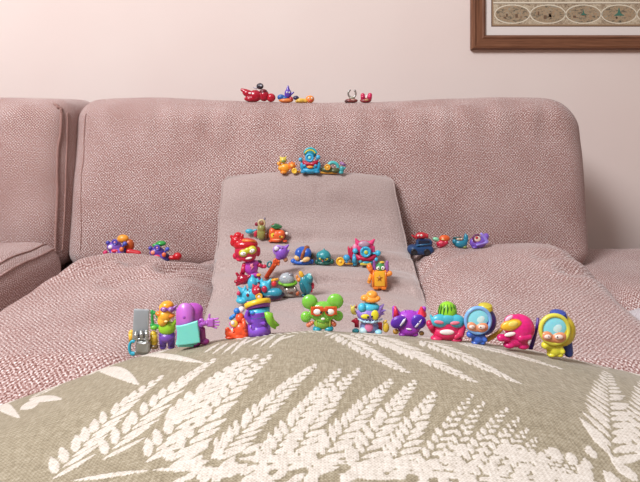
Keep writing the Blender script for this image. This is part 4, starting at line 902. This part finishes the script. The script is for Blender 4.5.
t.part('torso', '#B640B0', [('e', 251, 267.5, 0, 7.4, 7.6, 5.4), ('e', 252, 263, 0, 7.2, 3.4, 5), ('e', 253.5, 275, 0, 6.2, 4, 5)], vox=.4); t.part('emblem', '#F08CA0', [('x', [(250.4, 264), (253.4, 263.4), (252.4, 266), (254.2, 266.4), (250.6, 270.6), (251.4, 267.4), (249.8, 267)], 5.6, .6)])
t.part('belt', '#E6A030', [('t', 254, 275.4, 0, 6, 1.2, 1.3, 4), ('e', 248.4, 276.4, 3, 2.6, 1.4, 2), ('e', 258.6, 275, 3, 2.6, 1.6, 2)], vox=.3)
h = t.part('head', '#C81E44', [('e', 246.6, 250.5, 1, 12, 9.6, 9), ('e', 247.4, 257, 2, 8.6, 4.6, 7), ('e', 235.6, 256, 0, 3, 3.4, 3), ('e', 258.2, 251.5, 0, 2.4, 5, 3), ('e', 240.6, 259.4, 2, 4.4, 2.2, 3.4)], vox=.45)
t.part('helmet', '#D81C2C', [('e', 245.5, 244.5, 0, 12.6, 6.6, 9.4), ('e', 236.5, 241, -1, 6, 6, 6), ('e', 238, 235.6, -1, 4.2, 3.6, 4), ('e', 233.5, 242.6, 0, 3.4, 4, 3.4), ('l', (233.6, 238.6, 0), (231.4, 236.4, 0), 2.6, 1.6), ('l', (241, 238, 0), (242.6, 235, 0), 3, 1.4)], 'clear', parent=h, vox=.4)
t.part('band', '#EC7A2C', [('l', (243.5, 240.6, 6), (254.6, 241.4, 4), 1.5, 1.2)], parent=h)
mk = t.part('mask', '#C8C22C', [('e', 243.6, 252.8, 8, 4.8, 4, 3, 12), ('e', 252, 250, 8, 4.6, 4.2, 3, 12), ('e', 247.6, 250.6, 9, 4, 3, 2, 15)], parent=h, vox=.3)
t.eye(243.2, 253.6, 10.4, 2.9, ry=1.9, rot=8, pr=.2, px=.6, parent=mk); t.eye(252.2, 250.8, 10.4, 2.7, ry=1.9, rot=24, pr=.2, px=-.6, parent=mk); t.part('mouth', '#FAE8E0', [('e', 248.8, 258.2, 8.6, 3.4, 1.1, .9, 10)], parent=h)
a = t.part('arm', '#C01E48', [('l', (244.5, 265, 1), (242.4, 274, 3), 2.6, 2.2)]); t.part('glove', '#B81C40', [('e', 243, 279.5, 5, 6.4, 5, 4.4), ('l', (239, 276.5, 5), (236.6, 273.4, 5), 1.8, 1.3), ('l', (242, 276, 6), (240.6, 272.8, 6), 1.6, 1.1), ('l', (239, 281, 5), (235.6, 281.5, 5), 2, 1.6), ('l', (240, 283, 5), (237, 284.6, 5), 1.8, 1.4), ('l', (247, 278, 5), (250, 276, 5), 2, 1.6)], 'clear', parent=a, vox=.35)
a = t.part('arm', '#C01E48', [('l', (257.6, 264, 0), (262.6, 266.6, 1), 2.2, 1.9)]); t.part('hand', '#C82448', [('e', 264.4, 266.4, 1, 2.4, 2, 2)], parent=a); t.part('leg', '#A8328C', [('l', (251, 277, 0), (249, 282, 0), 3, 2.6)]); t.part('leg', '#A8328C', [('l', (257, 277, 0), (260.4, 282, 0), 3, 2.6)]); t.part('shoulder', '#2C4A3A', [('e', 259, 262.4, -2, 3, 2.4, 2.6)])
print('hero base', t.base)

# ---- on the top edge of the taupe cushion
t = Toy('toy_figure', 'yellow and orange gear-armed toy on the top left of the taupe cushion', 'toy figure', 288, 177, 1.152, GP)
t.part('head', '#D8BE4A', [('e', 283.2, 163, 0, 3.6, 3.2, 3.2), ('c', (281, 161, 0), (279.6, 158.8, 0), 1.2, .3), ('c', (285, 161, 0), (286.6, 158.8, 0), 1.2, .3)], vox=.35); t.part('face', '#7A8A4A', [('e', 283.4, 164, 2.6, 2, 1.4, 1)])
t.part('body', '#F0A02C', [('e', 285, 170.5, 0, 5.4, 4.6, 4), ('e', 280.6, 171, 1, 2.4, 3, 2.4), ('e', 279, 166.4, 1, 2, 2, 2)], vox=.35)
g = t.part('gear', '#EE7C2A', [('c', (292, 168.6, -1), (292, 168.6, 3), 3.4, 3.4)] + [('b', 292+3.6*math.cos(i*PI/4), 168.6+3.6*math.sin(i*PI/4), 1, .8, .8, 1.6, 45-i*45) for i in range(8)]); t.part('hub', '#F6B04A', [('e', 292, 168.6, 3, 1.5, 1.5, .8)], parent=g)
t.part('wheel', '#EFC23A', [('c', (294.4, 173.6, 0), (294.4, 173.6, 3.4), 2.9, 2.9), ('t', 294.4, 173.6, 3.2, 2.1, 2.1, .7)], vox=.3); t.part('axle', '#E0942A', [('l', (295, 174.4, 0), (300.4, 174.6, 0), 1, 1)]); t.part('foot', '#E08A24', [('e', 283.6, 175, 2, 3.4, 1.7, 3)])
t.rest()
t = Toy('toy_robot', 'turquoise one-eyed robot toy with domed lid on the top centre of the taupe cushion', 'toy robot', 310, 177.5, 1.150, GP)
t.part('base', '#2C9CC4', [('e', 310.4, 173.4, 0, 9.4, 3.4, 5), ('e', 302.4, 169, 1, 2.4, 4.4, 2.6), ('e', 318.6, 169, 1, 2.4, 4.4, 2.6)], vox=.4)
d_ = t.part('lid', '#1F8CA0', [('e', 310.4, 156, -1, 6.6, 5.6, 4)]); t.part('trim', '#D4CC3C', [('t', 310.2, 157.6, 2.4, 5, 4.4, .7, 0, 0, 15, 165)], parent=d_); t.part('crest', '#38B4C4', [('t', 310.4, 157.4, 1.6, 6.2, 6, 1, 0, 0, 10, 170)], parent=d_)
e = t.part('eye', '#3CA8D8', [('t', 309.5, 160.8, 4, 3.3, 3.3, 1.2), ('e', 309.5, 160.8, 3, 3.2, 3.2, 1.6)], vox=.3); t.part('pupil', '#A8DCC8', [('e', 309.5, 160.8, 5, 1.5, 1.5, .8)], parent=e)
t.part('jaw', '#B81E40', [('x', [(302, 163.5), (306, 164.8), (313, 164.8), (318.4, 163), (317.4, 168), (314, 169.4), (306, 169.4), (303, 168)], 2, 4)]); t.part('beak', '#F09A3C', [('e', 310, 170.2, 4.6, 3.2, 1.4, 1.6)])
for x, y, r in ((300.6, 162.6, 2.1), (318.2, 160.4, 2.4), (304.6, 168.6, 1.7), (315.6, 168.6, 1.7)): t.part('hand', '#46A8D0', [('e', x, y, 3, r, r, r), ('l', (x, y, 3), (x+(1.6 if x < 310 else -1.6), y+2.4, 2), 1, 1)], vox=.35)
t.part('foot', '#2484AC', [('e', 303.4, 175, 3, 3, 1.6, 3)]); t.part('foot', '#2484AC', [('e', 317, 175, 3, 3, 1.6, 3)])
t.rest()
t = Toy('toy_figure', 'gold wheeled toy with pale teal arch on the top right of the taupe cushion', 'toy figure', 334, 176, 1.152, GP)
t.part('body', '#4A5430', [('e', 327, 171, 0, 6.6, 3.2, 4), ('e', 335, 172, 0, 5.6, 2.6, 3.6)], vox=.35); w_ = t.part('wheel', '#E0A032', [('c', (327.5, 168.6, 0), (327.5, 168.6, 4), 3.2, 3.2), ('t', 327.5, 168.6, 3.8, 2.4, 2.4, .7)], vox=.3); t.part('hub', '#F2C65C', [('e', 327.5, 168.6, 4.4, 1.1, 1.1, .6)], parent=w_)
t.part('arch', '#4FB4B4', [('t', 333, 168.6, 1, 5, 4.6, 1.7, -12, 0, 5, 175)]); t.part('leg', '#3C9CA0', [('e', 341.8, 170.6, 2, 2.4, 3.2, 2), ('e', 341.2, 174, 2, 2.6, 1.6, 2.2), ('c', (344, 170, 2), (345.8, 168.6, 2), 1.2, .5)], vox=.3); t.part('tail', '#9C6AA0', [('l', (341.4, 164.6, 0), (345, 166.6, 0), 1.6, 1.2)]); t.part('bumper', '#C88C2C', [('l', (321, 174, 1), (336, 174.6, 1), 1, 1)])
t.rest()

# ---- seat back, left pair and right group
def crab(label, x, y, cols, hood):
    t = Toy('toy_robot', label, 'toy robot', x, y+1, 1.108, GB, sink=.001)
    t.part('body', cols[0], [('e', x-4, y-10, 0, 7.6, 5.6, 5), ('e', x-1, y-5, 1, 8, 4.4, 5)], vox=.4)
    t.part('base', '#27225E', [('e', x, y-2.6, 1, 9, 3.2, 6), ('e', x+5.4, y-5, 0, 3, 4, 3.4)], vox=.4)
    e = t.part('eye', '#5A48B0', [('t', x-3.8, y-14.4, 4, 2.3, 2.3, .9), ('e', x-3.8, y-14.4, 3.4, 2.2, 2.2, 1.2)], vox=.3); t.part('pupil', '#E89AB8', [('e', x-3.8, y-14.4, 4.6, 1, 1, .6)], parent=e)
    t.part('claw', '#4A44A4', [('e', x-10.6, y-14, 2, 2.1, 2, 2), ('l', (x-10.4, y-13.6, 2), (x-8, y-10, 1), 1, 1)], vox=.3); t.part('claw', '#4C58B4', [('e', x+6.4, y-13, 2, 2.3, 2.2, 2.2), ('l', (x+6, y-12.4, 2), (x+3, y-9, 1), 1, 1)], vox=.3)
    t.part('face', cols[1], [('e', x-8, y-9.6, 4, 2.4, 2.2, 1.8)]); t.part('cheek', cols[2], [('e', x+3, y-7.4, 4.6, 2.2, 2.4, 1.6)]); t.part('mouth', '#D8304C', [('e', x-4, y-5.8, 5.4, 3.4, 1.7, 1.4)]); t.part('hand', '#CC2460', [('e', x-13, y-4, 2, 2.4, 2.4, 2.2)])
    t.part('tooth_or_glint', '#E8C0D8', [('c', (x-6.6, y-3.6, 5.8), (x-6.6, y-6, 6), .9, .2)]); t.part('tooth_or_glint', '#E8C0D8', [('c', (x-1.6, y-3.6, 5.8), (x-1.6, y-6, 6), .9, .2)])
    for nm, c_, shp in hood: t.part(nm, c_, shp, vox=.4)
    t.rest()
crab('violet crab-like robot toy with an orange hood, left of the green-topped one', 118.5, 259.5, ('#7C54B8', '#E6E0F0', '#E0703C'),
     [('hood', '#EF9A30', [('e', 123, 241.5, -3, 5.8, 4.2, 4)]), ('shell', '#B8521E', [('e', 129, 248, -4, 5.4, 6.4, 4)]), ('arm', '#C4202C', [('l', (129, 254.4, 0), (139, 256, 0), 3, 2.4)])])
crab('violet crab-like robot toy with a green top and red feet, right of the orange-hooded one', 161, 261.5, ('#5A3A9C', '#F09478', '#E0643C'),
     [('top', '#2E9A44', [('e', 161, 242.8, -1, 5.2, 2.6, 4), ('e', 155, 244.6, -1, 2.8, 1.8, 2)]), ('foot', '#D0202E', [('e', 145, 257.6, 0, 3.6, 2.6, 3)]), ('foot', '#BE1420', [('e', 177.4, 255.6, 0, 4.4, 3.8, 3.6), ('l', (170, 257, 0), (176, 257, 0), 2, 2.4)])])
t = Toy('toy_car', 'dark navy toy car with a red driver against the taupe cushion', 'toy car', 423, 253.5, 1.075, GB)
t.part('body', '#143A66', [('b', 421, 247.5, 0, 12.4, 5, 7, 0, 0, .45), ('b', 424, 240.8, 0, 8, 4, 5.4, 0, 0, .4), ('e', 411, 247, 0, 4, 4.4, 6)], vox=.4)
t.part('stripe', '#2A5E86', [('l', (417, 243.2, 6), (430, 242, 6), .8, .7)]); t.part('window', '#0E1C34', [('b', 424, 240, 5, 5.6, 1.8, .8)])
for x in (414, 427): w_ = t.part('wheel', '#16161C', [('c', (x, 250, 3), (x, 250, 8), 3.2, 3.2), ('t', x, 250, 7.6, 2.4, 2.4, .8)], vox=.35)
d_ = t.part('driver', '#B42430', [('e', 421.4, 233.4, 0, 6, 3.4, 4), ('e', 427, 233.8, 1, 1.6, 2.4, 2), ('l', (416.6, 236, 0), (412, 233.2, 0), 1.2, .9)], vox=.35, label='red driver'); t.eye(418, 233.4, 3.6, .9, parent=d_, pr=.3); t.eye(421.4, 233.2, 3.8, 1, parent=d_, pr=.3)
t.rest()
t = Toy('toy_figure', 'small crimson and orange toy with mint tail, right of the navy toy car', 'toy figure', 441, 252.5, 1.09, GB)
t.part('body', '#C02444', [('e', 441.4, 248.2, 0, 5.2, 3.8, 4), ('e', 446, 247, 1, 2.4, 2.6, 2.4)], vox=.35); t.part('hood', '#D65A22', [('e', 444.6, 243, 0, 5.4, 3.4, 3.6)]); t.part('tail', '#8CD0A8', [('e', 435.8, 243.8, 0, 3.2, 2, 2, -12), ('l', (436, 244, 0), (440, 246.6, 0), 1.5, 1.2)], vox=.3); t.part('face', '#E8C890', [('e', 443, 244, 3, 1.6, .9, .8)]); t.part('cheek', '#E86C80', [('e', 441.4, 247.4, 3.6, 1.6, 1.3, .9)]); t.part('foot', '#8A1430', [('e', 440, 251.4, 2, 3, 1.4, 2.4)])
t.rest()
t = Toy('toy_figure', 'small teal toy with upright ear between the crimson and the violet toys', 'toy figure', 460, 252, 1.108, GB)
t.part('body', '#1F7C96', [('e', 460.4, 246.6, 0, 7, 4.8, 5), ('e', 466, 242, 0, 2.4, 4.6, 2.4), ('c', (465.6, 240, 0), (465.4, 236.6, 0), 1.9, .6), ('e', 454.6, 245, 1, 2.4, 3, 2.6)], vox=.35); t.part('face', '#A88874', [('e', 459.6, 242.4, 2, 3.8, 1.9, 2.4)]); t.part('brow', '#25504E', [('l', (453.6, 241.4, 2), (461, 240.8, 2.6), .9, .9)]); t.part('foot', '#7C8A4A', [('e', 464.6, 250.2, 2, 2.4, 1.8, 2.4)]); t.eye(458, 242.4, 4, .8, pr=.4); t.eye(461.6, 242.2, 4, .8, pr=.4)
t.rest()
t = Toy('toy_figure', 'violet fish-shaped toy with one red eye, rightmost on the seat cushion', 'toy figure', 479, 250.5, 1.11, GB)
t.part('body', '#7A54B8', [('e', 479, 243.6, 0, 8.4, 5.8, 5, 12), ('e', 484.4, 240, 0, 3.6, 6, 3.6, -35), ('e', 473, 244, 0, 3.4, 4.6, 3.4)], vox=.35); t.part('fin', '#9C88DC', [('l', (481.6, 235.6, 3), (487, 243, 3), 1.5, 1.7), ('l', (487, 243.6, 3), (477, 246.4, 4.4), 1.5, 1.2)], vox=.3)
e = t.part('eye', '#E8D2C0', [('e', 477.6, 240.6, 4, 3.2, 2.8, 1.6)]); t.part('pupil', '#B83038', [('e', 476.8, 239.4, 5.3, 1.5, 1.4, .7)], parent=e); t.part('hood', '#6A2A5C', [('t', 477, 240.2, 3.4, 4, 3.8, .9, 0, 0, 60, 260)]); t.part('foot', '#6A44A4', [('e', 474.6, 248.6, 2, 3, 1.6, 2.6)])
t.rest()

# ---- on the back cushion's top
TD = 1.285
t = Toy('toy_figure', 'large ruby-red toy with black round helmet lying on the back cushion top, leftmost there', 'toy figure', 258, 103.5, TD, GB2)
t.part('body', '#C01C38', [('e', 255, 97, 0, 7, 6, 5), ('e', 248, 94.6, 0, 6, 3.8, 4, -20), ('e', 264, 96.6, 0, 5, 6, 4.4), ('l', (246, 93, 0), (242, 91, 0), 3, 1.6), ('e', 251, 100, 1, 7, 3, 4)], 'clear', vox=.4); t.part('fist', '#CC1E38', [('e', 271, 98.8, 0, 4.6, 4.4, 4), ('c', (268, 96, 1), (267, 94, 1), 1, .3)], 'clear', vox=.35)
t.part('helmet', '#2A2430', [('e', 260, 87.4, 0, 3.6, 3.2, 3.2)]); t.part('visor', '#B4AEB8', [('l', (256.4, 89.6, 1), (253, 88.4, 1), 1, .5), ('e', 261, 86.8, 2.8, 1.5, 1, .7)], vox=.3); t.part('collar', '#6A1424', [('e', 263.4, 93, 1, 4, 2.8, 3)]); t.part('tooth_or_glint', '#F4DCDC', [('e', 250, 94.4, 4, 1.7, .9, .8)])  # last part: white highlight on the red claw, modelled as a pale spot
t.rest()
t = Toy('toy_figure', 'purple pointed imp toy riding an orange and blue base on the back cushion top', 'toy figure', 287, 103.5, TD, GB2)
t.part('rider', '#5A3CA4', [('e', 288, 94.4, 0, 3.6, 5, 3.4), ('c', (288, 91, 0), (288, 86, 0), 2.2, .6), ('l', (290, 96, 1), (293.4, 93, 1), 1, .8), ('l', (286, 95, 1), (284.4, 97.6, 1), 1, .9)], vox=.35); t.part('saddle', '#2F62A8', [('e', 281, 97.8, 0, 3.8, 3, 3), ('e', 285, 98.6, 0, 3, 2, 3)], vox=.35); t.part('base', '#E0803C', [('e', 286, 101, 0, 7.4, 2.4, 4)]); t.part('engine', '#B83444', [('e', 291, 99.6, 1, 2.2, 2.4, 2)]); t.part('tail', '#3A3054', [('e', 296, 98.4, 0, 3, 2.2, 2.4)]); t.eye(286.8, 93, 3, .8, pr=.4); t.eye(289.4, 93, 3, .8, pr=.4)
t.rest()
t = Toy('toy_figure', 'small yellow toy with orange head lying beside the purple imp on the back cushion top', 'toy figure', 304, 103.5, TD, GB2)
t.part('body', '#D8AE44', [('e', 300.6, 100.4, 0, 5, 2.4, 3), ('l', (300, 100, 0), (306, 100.6, 0), 2, 2.2)], vox=.35); t.part('head', '#E8883A', [('e', 310, 99, 0, 4.4, 3.8, 3.6)]); t.part('mouth', '#C43C2C', [('e', 310.6, 100.4, 3, 2, 1, .8)]); t.part('hand', '#C8A040', [('e', 296.8, 101.2, 1, 1.6, 1.4, 1.4)]); t.eye(308.6, 98, 3, .9, pr=.4); t.eye(311.8, 98, 3, .9, pr=.4)
t.rest()
t = Toy('toy_figure', 'silver crescent-horned toy with dark red base on the back cushion top', 'toy figure', 351.5, 103.5, TD, GB2)
t.part('horns', '#B0ACA8', [('t', 352, 94.2, 0, 4, 3.8, 1, 90, 0, 35, 325), ('e', 349.8, 90.8, 0, 1.2, 1.2, 1), ('e', 355, 91.2, 0, 1.2, 1.2, 1)], 'metal', vox=.28); t.part('neck', '#9A9684', [('e', 352, 98.6, 0, 3, 1.6, 2)]); t.part('body', '#7C3432', [('e', 351.4, 101.2, 0, 6.6, 2.2, 3.4)]); t.part('foot', '#4E2224', [('e', 346.6, 101.8, 1, 2.2, 1.4, 2)]); t.part('badge', '#C49A8C', [('e', 353, 100.4, 3, 2, .8, .8)])
t.rest()
t = Toy('toy_figure', 'crimson two-eared toy on the back cushion top, rightmost there', 'toy figure', 366, 103.5, TD, GB2)
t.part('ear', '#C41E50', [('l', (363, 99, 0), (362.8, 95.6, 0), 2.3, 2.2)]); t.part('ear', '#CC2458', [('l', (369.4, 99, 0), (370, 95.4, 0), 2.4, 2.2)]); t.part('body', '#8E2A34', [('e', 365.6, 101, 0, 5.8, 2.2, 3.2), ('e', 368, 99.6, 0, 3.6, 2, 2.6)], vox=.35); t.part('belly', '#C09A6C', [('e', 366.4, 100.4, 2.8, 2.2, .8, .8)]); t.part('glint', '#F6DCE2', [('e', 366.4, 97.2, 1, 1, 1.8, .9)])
t.rest()
#TOYS_END
# ------------------------------------------------------------------ light and camera
def area(name, loc, target, size, size_y, energy, col):
    l = bpy.data.lights.new(name, 'AREA'); l.shape = 'RECTANGLE'; l.size = size; l.size_y = size_y; l.energy = energy; l.color = col
    o = bpy.data.objects.new(name, l); C.objects.link(o); o.location = loc
    o.rotation_euler = (Vector(target)-Vector(loc)).to_track_quat('-Z', 'Y').to_euler(); return o
area('window_daylight', (-1.5, -.75, 2.75), (.1, 1.1, .55), .95, .95, 120, (.95, .975, 1))
w = bpy.data.worlds.new('room_ambient'); bpy.context.scene.world = w; w.use_nodes = True
bg = w.node_tree.nodes['Background']; wt = w.node_tree                 # pale ceiling above, warm floor and furniture below
g_ = wt.nodes.new('ShaderNodeTexCoord'); sx_ = wt.nodes.new('ShaderNodeSeparateXYZ'); wt.links.new(g_.outputs['Generated'], sx_.inputs[0])
mr_ = wt.nodes.new('ShaderNodeMapRange'); wt.links.new(sx_.outputs['Z'], mr_.inputs[0]); mr_.inputs[1].default_value = -.35; mr_.inputs[2].default_value = .75
rp_ = wt.nodes.new('ShaderNodeValToRGB'); rp_.color_ramp.elements[0].color = (.22, .10, .055, 1); rp_.color_ramp.elements[1].color = (.78, .76, .77, 1)
e_ = rp_.color_ramp.elements.new(.42); e_.color = (.46, .31, .23, 1); wt.links.new(mr_.outputs[0], rp_.inputs[0]); wt.links.new(rp_.outputs[0], bg.inputs[0]); bg.inputs[1].default_value = .6
cam = bpy.data.cameras.new('camera'); co = bpy.data.objects.new('camera', cam); C.objects.link(co)
co.location = (0, 0, CZ); co.rotation_euler = (PI/2, 0, 0); cam.sensor_width = 36; cam.lens = F/640*36
cam.shift_y = -(241-HY)/640; cam.clip_start = .02
S = bpy.context.scene; S.camera = co
S.view_settings.view_transform = 'Standard'; S.view_settings.look = 'None'; S.view_settings.gamma = 1; S.view_settings.use_curve_mapping = False
S.view_settings.exposure = 0.04
